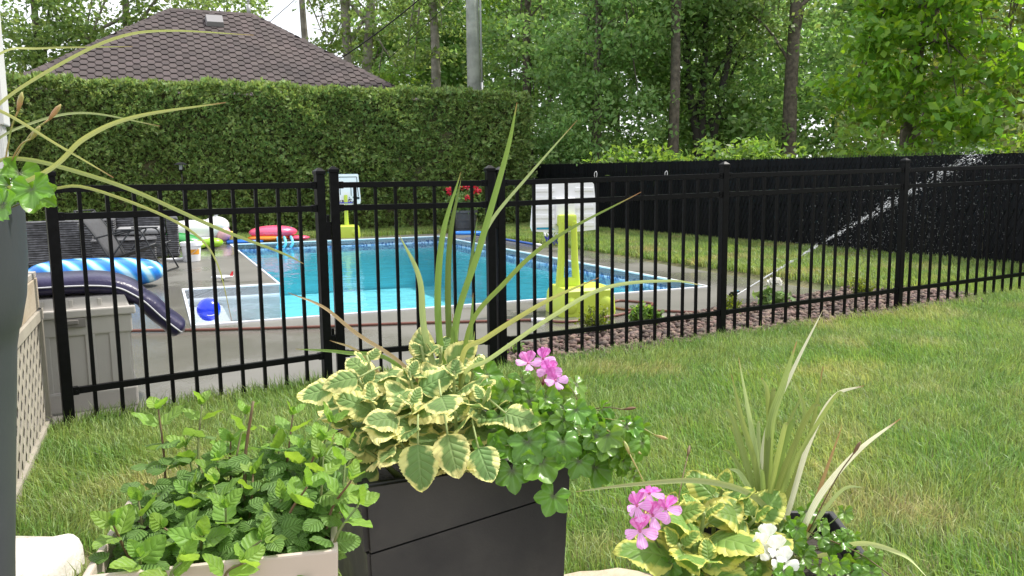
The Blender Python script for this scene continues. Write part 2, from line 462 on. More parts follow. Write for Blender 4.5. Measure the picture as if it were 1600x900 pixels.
for z in (0.95, 0.26):
    b = MB(); c = F3[1].lerp(g0, 0.5); b.box(c + Vector((0, 0, z)), (0.03, 0.04, 0.11), ag, bev=0.005); b.box(c + Vector((0, 0, z + 0.07)), (0.018, 0.028, 0.05), ag, bev=0.004); b.build('hinge', BLACK, t)
b = MB(); c = g1.lerp(F3[2], 0.5); b.box(c + Vector((0, 0, 1.0)), (0.03, 0.05, 0.14), ag, bev=0.006); b.build('latch', BLACK, t)

# ------------------------------------------------------------------ black privacy fence: chain link with dark slats
SLAT = mat('black_slat', (0.004, 0.004, 0.006), 0.55, (0.006, 0.006, 0.008), 3, island=0.3, spec=0.12)
WIRE = mat('black_wire', (0.006, 0.008, 0.008), 0.45, spec=0.2)
BF_B, BF_A0, BF_A1, BF_H = 3.8, -4.5, 12.9, 1.58
def bf_top(A): return 1.485 + (A + 0.5) * 0.0105
t = thing('privacy_fence', 'tall black chain-link fence with privacy slats along the back lawn', 'fence', P(BF_A0, BF_B))
b = MB(); n_s = int((BF_A1 - BF_A0) / 0.052)
for i in range(n_s):
    A = BF_A0 + (i + 0.5) * 0.052; p = P(A, BF_B); z0 = float(gh(p.x, p.y))
    tilt = random.uniform(-0.05, 0.05)
    hh = bf_top(A) - 0.015 - z0 + random.uniform(-0.012, 0.008)
    b.box(P(A, BF_B + random.uniform(-0.003, 0.003), z0 + 0.02 + hh / 2), (0.0505, 0.006, hh), ang(P(0, 0), P(1, 0)) + tilt)
o = b.build('slat', SLAT, t); o['kind'] = 'stuff'
b = MB(); n_d = int((BF_A1 - BF_A0) / 0.052)
for i in range(n_d):                                   # mesh knuckles: the saw-tooth along the top and the diagonals
    A = BF_A0 + i * 0.052; p = P(A, BF_B - 0.007); zt = bf_top(A)
    b.tube([P(A, BF_B - 0.007, zt - 0.03), P(A + 0.026, BF_B - 0.007, zt + 0.035), P(A + 0.052, BF_B - 0.007, zt - 0.03)], 0.004, 4, False)
k = 0.104
for i in range(int((BF_A1 - BF_A0) / k)):
    A = BF_A0 + i * k
    for sgn in (1, -1):
        for zz in (0.03, 0.66):
            A1 = A + sgn * 0.70 * 0.5
            if BF_A0 < A1 < BF_A1:
                p = P(A, BF_B - 0.007); z0 = float(gh(p.x, p.y)); b.tube([P(A, BF_B - 0.008, z0 + zz), P(A1, BF_B - 0.008, z0 + zz + 0.68)], 0.0028, 3, False)
o = b.build('wire_mesh', WIRE, t); o['kind'] = 'stuff'
b = MB(); b.tube([P(BF_A0, BF_B + 0.03, bf_top(BF_A0) - 0.02), P(BF_A1, BF_B + 0.03, bf_top(BF_A1) - 0.02)], 0.02, 8); b.build('rail', BLACK, t)
for i in range(7):
    A = BF_A0 + 0.3 + i * 2.8; p = P(A, BF_B + 0.04); b = MB(); b.tube([p, p + Vector((0, 0, bf_top(A)))], 0.025, 10); b.ell(p + Vector((0, 0, bf_top(A))), (0.03, 0.03, 0.03), 10, 6); b.build('post', BLACK, t, True)

# ------------------------------------------------------------------ foliage generators
def leaf_cloud(C, size, N, nrm_bias=None, aspect=0.55, fold=0.25, droop=0.0):
    """rhomb leaves (2 triangles each, folded along the midrib) centred on C (n,3)"""
    n = len(C)
    d = rng.normal(size=(n, 3)); d[:, 2] = d[:, 2] * 0.7 - droop; d /= np.linalg.norm(d, axis=1)[:, None]
    u = rng.normal(size=(n, 3)); u[:, 2] += 1.2
    if nrm_bias is not None: u += nrm_bias
    s = np.cross(d, u); s /= np.linalg.norm(s, axis=1)[:, None] + 1e-9
    nn = np.cross(s, d)
    L = size * rng.uniform(0.65, 1.3, (n, 1)); Wd = L * aspect * 0.5
    base = C - d * L * 0.5; tip = C + d * L * 0.5
    l_ = C - d * L * 0.08 + s * Wd + nn * Wd * fold; r_ = C - d * L * 0.08 - s * Wd + nn * Wd * fold
    V = np.stack([base, l_, tip, r_], 1).reshape(-1, 3)
    k = np.arange(n) * 4
    F = np.concatenate([np.stack([k, k + 2, k + 1], 1), np.stack([k, k + 3, k + 2], 1)])
    return V, F
LEAF = dict(
    poplar=mat('leaf_poplar', (0.190, 0.280, 0.085), 0.42, island=0.40, transl=0.47, spec=0.5),
    ash=mat('leaf_ash', (0.185, 0.310, 0.100), 0.5, island=0.35, transl=0.47),
    maple=mat('leaf_maple', (0.165, 0.310, 0.040), 0.5, island=0.35, transl=0.5),
    olive=mat('leaf_olive', (0.175, 0.225, 0.055), 0.55, island=0.35, transl=0.47),
    bush=mat('leaf_bush', (0.165, 0.280, 0.055), 0.5, island=0.35, transl=0.5),
    dark=mat('leaf_dark', (0.160, 0.255, 0.080), 0.55, island=0.35, transl=0.45))
BARK = mat('bark_grey_brown', (0.16, 0.135, 0.105), 0.9, (0.075, 0.062, 0.05), 9, bump=0.9, bscale=25, dist=0.03)
BARK_L = mat('bark_pale_poplar', (0.30, 0.275, 0.24), 0.85, (0.17, 0.15, 0.125), 5, bump=0.6, bscale=18, dist=0.02)
def crown_pts(clumps, n, sx):
    """n points in clumps: list of (centre, radius xyz); points gathered in sub-clusters so that gaps stay open"""
    vol = np.array([c[1][0] * c[1][1] * c[1][2] for c in clumps]) ** 0.75; vol /= vol.sum()
    out = []
    for (c, r_), v in zip(clumps, vol):
        m = max(8, int(n * v)); k = max(3, m // 45)
        q = rng.normal(size=(k, 3)); q /= np.linalg.norm(q, axis=1)[:, None]; q *= rng.uniform(0.35, 1.0, (k, 1)) ** 0.5
        cc = np.array(c) + q * np.array(r_)
        idx = rng.integers(0, k, m)
        sp = np.array([1, 1, 0.55]) * sx
        out.append(cc[idx] + rng.normal(size=(m, 3)) * sp)
    return np.concatenate(out)
def tree(name, label, x, y, h, r, clumps, n, leaf, lsize, bark=None, lean=(0, 0), branches=9, group='trees beyond the fence and hedge', stems=1, sx=0.32, fork=None, droop=0.2, b0=0.3):
    t = thing(name, label, 'tree', (x, y, 0), group)
    bark = bark or BARK
    tb = MB(); base = Vector((x, y, -0.1))
    tops = []
    for s in range(stems):
        off = Vector((random.uniform(-1, 1), random.uniform(-0.3, 0.3), 0)) * (0.0 if stems == 1 else 0.25 + 0.15 * s)
        ln = Vector((lean[0] + (0 if stems == 1 else (s - (stems - 1) / 2) * 0.5), lean[1], 0))
        pts = [base + off * 0.4 + ln * (k / 7) ** 1.3 * h * 0.28 + Vector((math.sin(k * 1.7 + x + s) * 0.07 * k / 4, math.cos(k * 1.3 + y) * 0.06, h * k / 7)) for k in range(8)]
        tb.tube(spline(pts, 16), [r * (1.25 if i == 0 else 1) * (1 - 0.82 * (i / 16)) for i in range(17)], 9)
        tops.append(pts)
    cl = [(np.array([x + c[0], y + c[1], c[2]]), c[3:6]) for c in clumps]
    bb = MB()
    for k in range(branches):
        pts = tops[k % stems]; i = random.choice([2, 3, 4, 5, 6]); s = pts[i].lerp(pts[min(7, i + 1)], random.random())
        c, rr = cl[k % len(cl)]
        e = Vector(c) + Vector((random.uniform(-0.6, 0.6) * rr[0], random.uniform(-0.6, 0.6) * rr[1], random.uniform(-0.5, 0.4) * rr[2]))
        mid = s.lerp(e, 0.5) + Vector((0, 0, random.uniform(0.05, 0.35)))
        rad = max(0.02, r * b0 * random.uniform(0.6, 1.1))
        bb.tube(spline([s, mid, e], 8), [rad * (1 - 0.8 * q / 8) for q in range(9)], 6)
        for _ in range(2):
            s2 = mid.lerp(e, random.uniform(-0.2, 0.6)); e2 = s2 + Vector((random.uniform(-1, 1), random.uniform(-0.8, 0.8), random.uniform(-0.2, 0.8))) * 0.9
            bb.tube(spline([s2, s2.lerp(e2, 0.5) + Vector((0, 0, 0.08)), e2], 5), [rad * 0.45 * (1 - 0.8 * q / 5) for q in range(6)], 5)
    tr = tb.build('trunk', bark, t, True)
    bb.build('branch', bark, tr, True)
    n = int(n * 1.7); C_ = crown_pts(cl, n, sx)
    V, F = leaf_cloud(C_, lsize, n, aspect=0.62, droop=droop)
    np_mesh('crown', V, F, LEAF[leaf], t)
    return t

# ------------------------------------------------------------------ clipped cedar hedge
HA, HB0, HB1, HH = 12.6, -12.5, 3.55, 3.52
HEDGE = mat('hedge_green', (0.185, 0.265, 0.075), 0.55, island=0.5, transl=0.3)
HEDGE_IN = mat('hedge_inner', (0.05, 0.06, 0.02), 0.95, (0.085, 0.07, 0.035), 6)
t = thing('cedar_hedge', 'tall clipped cedar hedge behind the pool', 'hedge', P(HA, (HB0 + HB1) / 2))
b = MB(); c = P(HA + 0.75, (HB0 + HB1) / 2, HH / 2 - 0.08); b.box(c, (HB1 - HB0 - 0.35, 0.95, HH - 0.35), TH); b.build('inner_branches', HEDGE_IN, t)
def hedge_sprays(n, face):
    Bq = rng.uniform(HB0, HB1, n); zq = rng.uniform(0.03, HH, n); Aq = np.full(n, HA)
    bump = 0.06 * np.sin(Bq * 0.9 + 1) + 0.10 * np.sin(Bq * 2.1 + np.sin(zq * 1.7) * 1.5) + 0.07 * np.sin(zq * 4.3 + Bq * 3.1) + 0.05 * np.sin(Bq * 7.7 - zq * 6.1)
    # out direction (B, A, z)
    if face == 'front':
        Aq = HA + bump + rng.uniform(-0.02, 0.16, n) + 0.18 * np.clip((zq - HH + 0.35) / 0.35, 0, 1) ** 2
        o_ = np.stack([rng.normal(0, 0.75, n), -np.ones(n) * 0.75, rng.normal(0.25, 0.6, n)], 1)
    elif face == 'top':
        Aq = rng.uniform(HA + 0.05, HA + 1.45, n); zq = HH - 0.05 + 0.05 * np.sin(Bq * 1.3) + 0.04 * np.sin(Bq * 4.1 + Aq * 3) + 0.03 * np.sin(Bq * 11) + rng.uniform(-0.09, 0.05, n) + (rng.uniform(0, 1, n) < 0.06) * rng.uniform(0, 0.09, n)
        o_ = np.stack([rng.normal(0, 0.6, n), rng.normal(-0.25, 0.5, n), np.ones(n)], 1)
    else:
        Aq = rng.uniform(HA, HA + 1.5, n); Bq = HB1 + bump + rng.uniform(-0.18, 0.05, n)
        o_ = np.stack([np.ones(n), rng.normal(-0.3, 0.6, n), rng.normal(0.25, 0.6, n)], 1)
    C_ = np.stack([NR.x + Aq * ax_a.x + Bq * ax_b.x, NR.y + Aq * ax_a.y + Bq * ax_b.y, zq], 1)
    D = np.stack([o_[:, 0] * ax_b.x + o_[:, 1] * ax_a.x, o_[:, 0] * ax_b.y + o_[:, 1] * ax_a.y, o_[:, 2]], 1)
    D /= np.linalg.norm(D, axis=1)[:, None]
    s = np.cross(D, rng.normal(size=(n, 3))); s /= np.linalg.norm(s, axis=1)[:, None] + 1e-9
    L = rng.uniform(0.07, 0.17, (n, 1))
    base = C_ - D * L * 0.3
    V = []; F = []
    # fan of three narrow fronds
    for k, (aq, ln) in enumerate(((0, 1.0), (0.55, 0.75), (-0.55, 0.75))):
        dd = D * math.cos(aq) + s * math.sin(aq); ss = s * math.cos(aq) - D * math.sin(aq)
        V += [base, base + dd * L * ln * 0.55 + ss * L * 0.13, base + dd * L * ln, base + dd * L * ln * 0.55 - ss * L * 0.13]
    V = np.stack(V, 1).reshape(-1, 3); k0 = np.arange(n) * 12
    for q in range(3): F.append(np.stack([k0 + q * 4, k0 + q * 4 + 1, k0 + q * 4 + 2, k0 + q * 4 + 3], 1))
    return V, np.concatenate(F)
parts = [hedge_sprays(44000, 'front'), hedge_sprays(12000, 'top'), hedge_sprays(4500, 'end')]
Vh = np.concatenate([p[0] for p in parts]); off = 0; Fh = []
for p in parts: Fh.append(p[1] + off); off += len(p[0])
o = np_mesh('foliage', Vh, np.concatenate(Fh), HEDGE, t)

# ------------------------------------------------------------------ neighbour's house: hip roof with hexagonal shingles
WALLM = mat('house_wall', (0.42, 0.38, 0.33), 0.85, (0.36, 0.33, 0.29), 4, bump=0.3, bscale=30)
SHING = mat('roof_shingle', (0.086, 0.066, 0.064), 0.9, (0.050, 0.040, 0.041), 0.7, bump=0.5, bscale=180, objrand=0.22, dist=0.004)
SHING_I = mat('roof_shingle_rows', (0.086, 0.066, 0.064), 0.9, (0.050, 0.040, 0.041), 0.7, bump=0.5, bscale=180, island=0.22, dist=0.004)
UNDER = mat('roof_underlay', (0.035, 0.032, 0.034), 0.95)
RA, RB0, RB1, RZ, RK, RRUN = 19.0, -5.01, -2.69, 6.26, 0.70, 4.6
house = thing('neighbour_house', "neighbour's house with a brown hip roof of hexagonal shingles", 'house', P(RA, (RB0 + RB1) / 2))
b = MB(); ez = RZ - RK * RRUN; wl_ = RRUN - 0.45
b.box(P(RA, (RB0 + RB1) / 2, ez / 2 + 0.02), (RB1 - RB0 + 2 * wl_, 2 * wl_, ez), TH); b.build('wall', WALLM, house)
b = MB()
rp = [P(RA, RB0, RZ), P(RA, RB1, RZ)]
cn = [P(RA - RRUN, RB0 - RRUN, ez), P(RA - RRUN, RB1 + RRUN, ez), P(RA + RRUN, RB1 + RRUN, ez), P(RA + RRUN, RB0 - RRUN, ez)]
b.add(rp + cn, [(2, 3, 1, 0), (3, 4, 1), (4, 5, 0, 1), (5, 2, 0), (5, 4, 3, 2)])
roof = b.build('roof', UNDER, house)
# shingle: flattened hexagon, shared mesh, in roof-slope coordinates (x along the eave, y up the slope, z out)
SW, SH_ = 0.215, 0.29
hexo = [(-0.5, 0.0), (-0.30, -0.5), (0.30, -0.5), (0.5, 0.0), (0.30, 0.5), (-0.30, 0.5)]
def shingle(b):
    V = [(x * SW * 0.97, y * SH_ * 0.975, 0.006 if y > 0 else (0.020 if y == 0 else 0.034)) for x, y in hexo] + [(x * SW * 0.97, y * SH_ * 0.975, -0.004) for x, y in hexo]
    b.add(V, [(0, 1, 2, 3, 4, 5)] + [(i + 6, (i + 1) % 6 + 6, (i + 1) % 6, i) for i in range(6)])
sh_me = meshdata(shingle, 'shingle', SHING)
sl = math.sqrt(1 + RK * RK); slope_len = RRUN * sl
def roof_face(u_dir, in_dir, ridge_pts, eave_pts):
    out = []
    x = u_dir.normalized(); y = (in_dir.normalized() + Vector((0, 0, RK))).normalized(); z = x.cross(y)
    e0, e1 = eave_pts; W_ = (e1 - e0).length
    rows = int(slope_len / (SH_ * 0.5)) + 1
    for r_ in range(rows):
        s = r_ * SH_ * 0.5
        lo, hi = s / sl, W_ - s / sl
        step = SW * 1.6 * 1.01
        k = lo + (0 if r_ % 2 else step / 2) - ((lo) % step)
        while k < hi + 0.01:
            if lo + 0.02 < k < hi - 0.02: out.append((e0 + x * k + y * s + z * 0.006, x, y, z))
            k += step
    return out
front = roof_face(ax_b, ax_a, rp, (cn[0], cn[1]))
left = roof_face(-ax_a, ax_b, rp, (cn[3], cn[0])); right = roof_face(ax_a, -ax_b, rp, (cn[1], cn[2]))
camv = Vector((0, 0, CAM_H))
vis = [q for q in front if q[0].z > 3.75]; rest = [q for q in front if q[0].z <= 3.75]
vis.sort(key=lambda q: (q[0] - camv).length - q[0].z * 1.5)
def shm(q):
    Mx = Matrix((q[1].to_4d(), q[2].to_4d(), q[3].to_4d(), (0, 0, 0, 1))).transposed(); Mx.col[3] = q[0].to_4d(); Mx[3][0] = Mx[3][1] = Mx[3][2] = 0
    return Mx @ Matrix.Rotation(random.uniform(-0.01, 0.01), 4, 'Z')
for q in vis[:300]: link_mesh('shingle', sh_me, roof, shm(q))
b = MB(); tmp = [v.co.copy() for v in sh_me.vertices]; tf = [tuple(p.vertices) for p in sh_me.polygons]
for q in vis[300:] + rest + left + right:
    Mx = shm(q); b.add([Mx @ v for v in tmp], tf)
o = b.build('shingle_rows', SHING_I, roof); o['kind'] = 'stuff'
b = MB()                                               # hip and ridge caps
for p, q in ((cn[0], rp[0]), (cn[1], rp[1]), (rp[0], rp[1])):
    n_c = int((q - p).length / 0.22)
    for i in range(n_c):
        c = p.lerp(q, (i + 0.5) / n_c) + Vector((0, 0, 0.035)); d_ = (q - p).normalized(); s = d_.cross(Vector((0, 0, 1))).normalized()
        hw = 0.14; dn = Vector((0, 0, -0.07 if p is not rp[0] else -0.09)); e = d_ * 0.125; tp = Vector((0, 0, 0.018))
        b.add([c - e + s * hw + dn, c - e + tp, c - e - s * hw + dn, c + e + s * hw + dn, c + e, c + e - s * hw + dn], [(0, 1, 4, 3), (1, 2, 5, 4), (2, 1, 0), (3, 4, 5)])
b.build('hip_cap', SHING_I, roof)
VENTM = mat('vent_grey', (0.22, 0.21, 0.215), 0.5)
yv = (ax_a + Vector((0, 0, RK))).normalized(); zv = ax_b.cross(yv)
b = MB(); vc = P(RA - 0.62, RB1 - 1.15, RZ - 0.62 * RK)
Mv = Matrix((ax_b.to_4d(), yv.to_4d(), zv.to_4d(), (0, 0, 0, 1))).transposed(); Mv.col[3] = vc.to_4d(); Mv[3][0] = Mv[3][1] = Mv[3][2] = 0
b.box(None, (0.5, 0.5, 0.14), M=Mv @ Matrix.Translation((0, 0, 0.09)), taper=(0.9, 0.9), bev=0.01); b.build('roof_vent', VENTM, roof)
b = MB(); vc = P(RA + 0.1, RB1 - 0.1, RZ); b.tube([vc, vc + Vector((0, 0, 0.3))], 0.06, 10); b.tube([vc + Vector((0, 0, 0.3)), vc + Vector((0, 0, 0.4))], 0.03, 8); b.ell(vc + Vector((0, 0, 0.43)), (0.055, 0.055, 0.06), 10, 6); b.build('vent_pipe', mat('pipe_grey', (0.4, 0.4, 0.4), 0.5), roof, True)

# ------------------------------------------------------------------ utility pole and wires
POLEW = mat('weathered_pole', (0.34, 0.36, 0.32), 0.85, (0.22, 0.235, 0.21), 3, contrast=(0.4, 0.65), bump=0.7, bscale=14, dist=0.02)
px_, py_ = -1.05, 25.0
t = thing('utility_pole', 'weathered wooden utility pole with a conduit behind the hedge', 'pole', (px_, py_, 0))
b = MB(); b.tube([(px_, py_, -0.1), (px_ - 0.02, py_, 5), (px_ - 0.03, py_, 11.5)], [0.215, 0.195, 0.165], 18); b.build('shaft', POLEW, t, True)
b = MB(); b.tube([(px_ + 0.235, py_ - 0.06, 0), (px_ + 0.225, py_ - 0.06, 4.1)], 0.04, 8); b.build('conduit', mat('conduit_grey', (0.42, 0.43, 0.44), 0.45), t, True)
b = MB(); b.tube([(px_ + 0.225, py_ - 0.06, 4.1), (px_ + 0.205, py_ - 0.06, 9.0)], 0.032, 8); b.build('conduit', MATS['conduit_grey'], t, True)
b = MB(); b.box((px_, py_, 10.6), (2.4, 0.11, 0.12), TH, bev=0.01); b.build('crossarm', POLEW, t)
CABLE = mat('cable_black', (0.012, 0.012, 0.012), 0.6)
def cable(label, p, q, r_, sag):
    p, q = Vector(p), Vector(q); pts = [p.lerp(q, k / 24) - Vector((0, 0, sag * 4 * (k / 24) * (1 - k / 24))) for k in range(25)]
    b = MB(); b.tube(pts, r_, 6); tag(b.build('overhead_cable', CABLE, None, True, origin=pts[12]), label, 'cable', 'overhead cables')
cable('thick black cable dropping from the utility pole towards the roof', (-1.2, 24.8, 7.65), (-7.3, 30.5, 5.0), 0.022, 0.25)
cable('thin black cable crossing the pale twin poplar trunks', (-1.0, 24.6, 11.0), (-12.0, 32, 5.0), 0.012, 0.25)
cable('thin black cable left of the utility pole running to the wood', (-1.1, 24.9, 7.0), (-6.5, 32, 4.4), 0.010, 0.15)
cable('black cable strung across the maple and trees on the right', (-0.95, 24.9, 8.2), (13.5, 17.5, 7.1), 0.014, 1.35)

# ------------------------------------------------------------------ trees beyond
def G(nm): return nm
tree('poplar_tree', 'slim pale poplar at the right slope of the shingle roof', -8.2, 34, 15, 0.22, [(1.2, 0, 6.6, 0.9, 1.2, 1.4), (1.5, 0.3, 8.8, 1.0, 1.2, 1.4), (0.8, 0, 12, 1.3, 1.5, 1.8)], 1100, 'poplar', 0.20, BARK_L, branches=7, sx=0.3)
tree('poplar_tree', 'pale twin-stemmed poplar rising behind the right slope of the roof', -6.0, 33, 15, 0.30, [(1.0, 0, 6.2, 1.6, 1.4, 1.6), (-0.4, 0, 7.6, 1.2, 1.4, 1.5), (1.6, 0.3, 8.8, 1.8, 1.5, 1.6), (0, 0, 12, 2.5, 2, 2.4)], 2600, 'poplar', 0.20, BARK_L, stems=2, branches=9, sx=0.32)
tree('poplar_tree', 'grey-barked poplar standing left of the utility pole', -2.75, 31, 15, 0.25, [(-1.2, 0, 5.2, 1.4, 1.2, 1.4), (0.8, 0, 6.2, 1.3, 1.3, 1.4), (-0.8, 0.3, 8.1, 1.9, 1.5, 1.5), (1, 0, 9.2, 1.7, 1.5, 1.6), (0, 0, 12, 2.6, 2, 2.4)], 3600, 'poplar', 0.19, BARK_L, branches=10, sx=0.32)
tree('poplar_tree', 'slender poplar right of the utility pole at the end of the hedge', 0.6, 27.5, 14, 0.19, [(0.2, 0.4, 3.8, 1.2, 1.0, 1.3), (-0.6, 0.5, 5.8, 1.1, 1.1, 1.3), (0.9, 0.3, 7.2, 1.2, 1.1, 1.3), (0, 0, 10, 2.0, 1.8, 2.0)], 3000, 'ash', 0.17, BARK, branches=10, sx=0.3)
tree('ash_tree', 'leafy green tree with drooping foliage left of the tall straight trunk', 2.5, 24, 12, 0.20, [(0.3, -0.6, 2.9, 1.5, 1.0, 1.3), (-0.6, -0.3, 4.6, 1.3, 1.1, 1.3), (0.9, -0.4, 5.6, 1.3, 1.1, 1.3), (-0.2, 0, 7.4, 1.8, 1.4, 1.6), (0.4, 0, 9.6, 2.0, 1.6, 1.6)], 7500, 'ash', 0.16, BARK, branches=12, sx=0.28, droop=0.6)
tree('tall_tree', 'tall straight brown trunk rising behind the black privacy fence', 4.62, 23.5, 15, 0.18, [(-0.6, 0.5, 6.2, 1.1, 1.0, 1.2), (0.7, 0.5, 7.4, 1.2, 1.0, 1.2), (0, 0, 10, 2.2, 1.8, 2)], 1800, 'ash', 0.16, BARK, branches=9, sx=0.3)
tree('spreading_tree', 'dark multi-stemmed tree between the two straight brown trunks', 5.9, 25.5, 9, 0.17, [(-0.8, 0.3, 5.0, 1.3, 1.2, 1.2), (0.9, 0.2, 5.6, 1.3, 1.2, 1.3), (0.2, 0, 7.2, 1.9, 1.5, 1.5), (0.1, 0.5, 3.4, 1.4, 1.2, 0.9)], 4200, 'dark', 0.17, mat('bark_dark', (0.045, 0.04, 0.035), 0.9, bump=0.6, bscale=20), stems=3, branches=12, sx=0.3, b0=0.4)
tree('tall_tree', 'thick brown trunk left of the bright maple', 8.4, 25, 15, 0.25, [(-1.0, 0, 5.8, 1.3, 1.2, 1.1), (1.1, 0.3, 7.0, 1.4, 1.2, 1.4), (0, 0, 10, 2.4, 2, 2)], 2600, 'poplar', 0.17, BARK, branches=10, sx=0.3)
tree('maple_tree', 'bright green broad-leaved maple above the black privacy fence', 8.3, 17.2, 9, 0.16, [(-1.0, -0.4, 2.8, 1.0, 0.9, 0.7), (0.5, -0.7, 2.3, 1.2, 0.9, 0.6), (-0.9, -0.4, 4.0, 1.0, 0.9, 0.6), (0.9, -0.5, 3.5, 1.2, 0.9, 0.6), (-0.2, -0.6, 4.5, 1.2, 0.9, 0.6), (0.9, -0.2, 5.0, 1.2, 0.9, 0.6), (-0.4, 0, 5.7, 1.3, 1.1, 0.7), (0.2, 0, 6.8, 1.4, 1.2, 0.9)], 4600, 'maple', 0.20, BARK, branches=14, sx=0.24, droop=0.7)
tree('yellow_green_tree', 'olive-green tree at the right edge behind the black privacy fence', 12.4, 20, 11, 0.2, [(-1.2, 0, 3.2, 1.4, 1.2, 1.1), (0.8, 0, 3.8, 1.6, 1.2, 1.2), (-0.8, 0, 5.3, 1.5, 1.2, 1.2), (1.0, 0, 6.4, 1.6, 1.3, 1.2), (0, 0, 8.2, 2.2, 1.6, 1.6)], 5200, 'olive', 0.16, BARK, branches=14, sx=0.3)
tree('stump_tree', 'pair of broken grey trunks behind the maple', 9.9, 20.6, 3.6, 0.15, [(0.3, 0.8, 3.8, 1.0, 0.8, 0.8), (-0.6, 0.9, 2.6, 0.9, 0.7, 0.7)], 900, 'olive', 0.16, BARK, stems=2, branches=3, sx=0.25)
tree('leafy_tree', 'leafy tree left of the roof ridge, half hidden by the house', -14.4, 32, 13, 0.25, [(-1.5, 0, 5, 1.8, 1.5, 1.5), (1.0, 0, 6.3, 1.9, 1.5, 1.5), (-1.0, 0, 8.0, 2.0, 1.6, 1.6), (1.8, 0, 9.3, 2.2, 1.6, 1.6), (-3.2, 0, 7.0, 1.6, 1.5, 2.2)], 5200, 'poplar', 0.20, BARK_L, branches=12, sx=0.36)
tree('leafy_tree', 'leafy tree behind the left hip of the shingle roof', -18.5, 33, 13, 0.25, [(-1.0, 0, 5, 1.9, 1.5, 1.8), (1.2, 0, 6.0, 1.9, 1.5, 1.6), (0, 0, 8.2, 2.4, 1.6, 1.8), (0, 0, 11, 2.4, 2, 1.8)], 4600, 'dark', 0.20, BARK, branches=12, sx=0.36)
tree('leafy_tree', 'round leafy treetop peeking over the ridge left of the vent pipe', -11.9, 36, 9.2, 0.2, [(0, 0, 8.4, 1.6, 1.3, 0.9), (0.6, 0, 6.6, 1.8, 1.4, 1.2)], 1700, 'poplar', 0.20, BARK, branches=7, sx=0.34)
tree('young_tree', 'thin young tree with yellow-green leaves beside the utility pole', 0.0, 30, 9, 0.09, [(-0.3, 0, 3.6, 1.0, 0.9, 1.0), (0.4, 0, 5.0, 1.0, 0.9, 1.0), (0, 0, 6.7, 1.3, 1.0, 1.2)], 2200, 'bush', 0.16, BARK, branches=8, sx=0.3)
tree('young_tree', 'yellow-green sapling between the roof slope and the grey-barked poplar', -4.6, 30, 6, 0.08, [(0, 0, 3.6, 1.2, 0.9, 0.6), (0.3, 0, 4.6, 1.1, 0.9, 0.8)], 1300, 'bush', 0.17, BARK, branches=6, sx=0.28)
for k_, (lab, x_, y_, r_) in enumerate((('slim pale trunk between the ash tree and the slender poplar', 1.5, 29, 0.10), ('slim grey trunk just left of the tall straight brown trunk', 3.9, 30, 0.09), ('thin leaning trunk between the multi-stemmed tree and the thick brown trunk', 7.6, 29, 0.08), ('slim dark trunk above the right end of the bright maple', 12.6, 25, 0.12), ('slim pale trunk left of the round leafy treetop', -13.4, 37, 0.13))):
    tree('slim_tree', lab, x_, y_, 14, r_, [(0.2, 0, 6.5, 1.0, 0.9, 1.2), (-0.3, 0, 8.6, 1.1, 0.9, 1.2), (0, 0, 11, 1.5, 1.2, 1.4)], 900, 'poplar', 0.18, BARK_L if k_ in (0, 4) else BARK, lean=((k_ - 2) * 0.05, 0), branches=8, sx=0.3)
def bush(label, x, y, h, rx, n, leaf, ls, sx=0.2):
    t = thing('bush', label, 'bush', (x, y, 0), 'bushes behind the privacy fence'); b = MB(); ends = []
    for k in range(7):
        e = Vector((x + random.uniform(-1, 1) * rx * 0.8, y + random.uniform(-0.4, 0.4), h * random.uniform(0.55, 0.95)))
        b.tube(spline([(x + random.uniform(-0.15, 0.15), y, 0), Vector((x, y, 0)).lerp(e, 0.5) + Vector((0, 0, 0.2)), e], 6), [0.03, 0.028, 0.024, 0.02, 0.016, 0.012, 0.008], 5); ends.append(e)
    b.build('stem', BARK, t, True)
    cl = [(np.array([e.x, e.y, e.z * 0.9]), (rx * 0.45, 0.5, h * 0.2)) for e in ends] + [(np.array([x, y, h * 0.5]), (rx * 0.8, 0.5, h * 0.35))]
    n = int(n * 1.9); V, F = leaf_cloud(crown_pts(cl, n, sx), ls, n, aspect=0.5, droop=0.6); np_mesh('foliage', V, F, LEAF[leaf], t)
bush('yellow-green bush just behind the privacy fence below the ash tree', 3.4, 20.2, 2.15, 1.2, 1500, 'bush', 0.17)
bush('light green bush behind the privacy fence below the two straight trunks', 5.4, 18.6, 2.1, 1.3, 1800, 'bush', 0.17)
bush('light green bush behind the privacy fence at the foot of the maple', 7.2, 15.8, 1.95, 1.1, 1400, 'bush', 0.17)
bush('low green bush behind the privacy fence right of the maple', 9.0, 14.9, 2.0, 1.2, 1400, 'maple', 0.18)
bush('grey-green bush at the right end of the privacy fence', 10.2, 14.2, 2.5, 1.2, 1400, 'olive', 0.14)
bush('dark green bush beside the end of the hedge', 1.7, 22.6, 2.9, 0.9, 1600, 'ash', 0.15)
bush('green bush behind the hedge left of the utility pole', -3.4, 27.5, 4.6, 1.6, 2000, 'ash', 0.17)
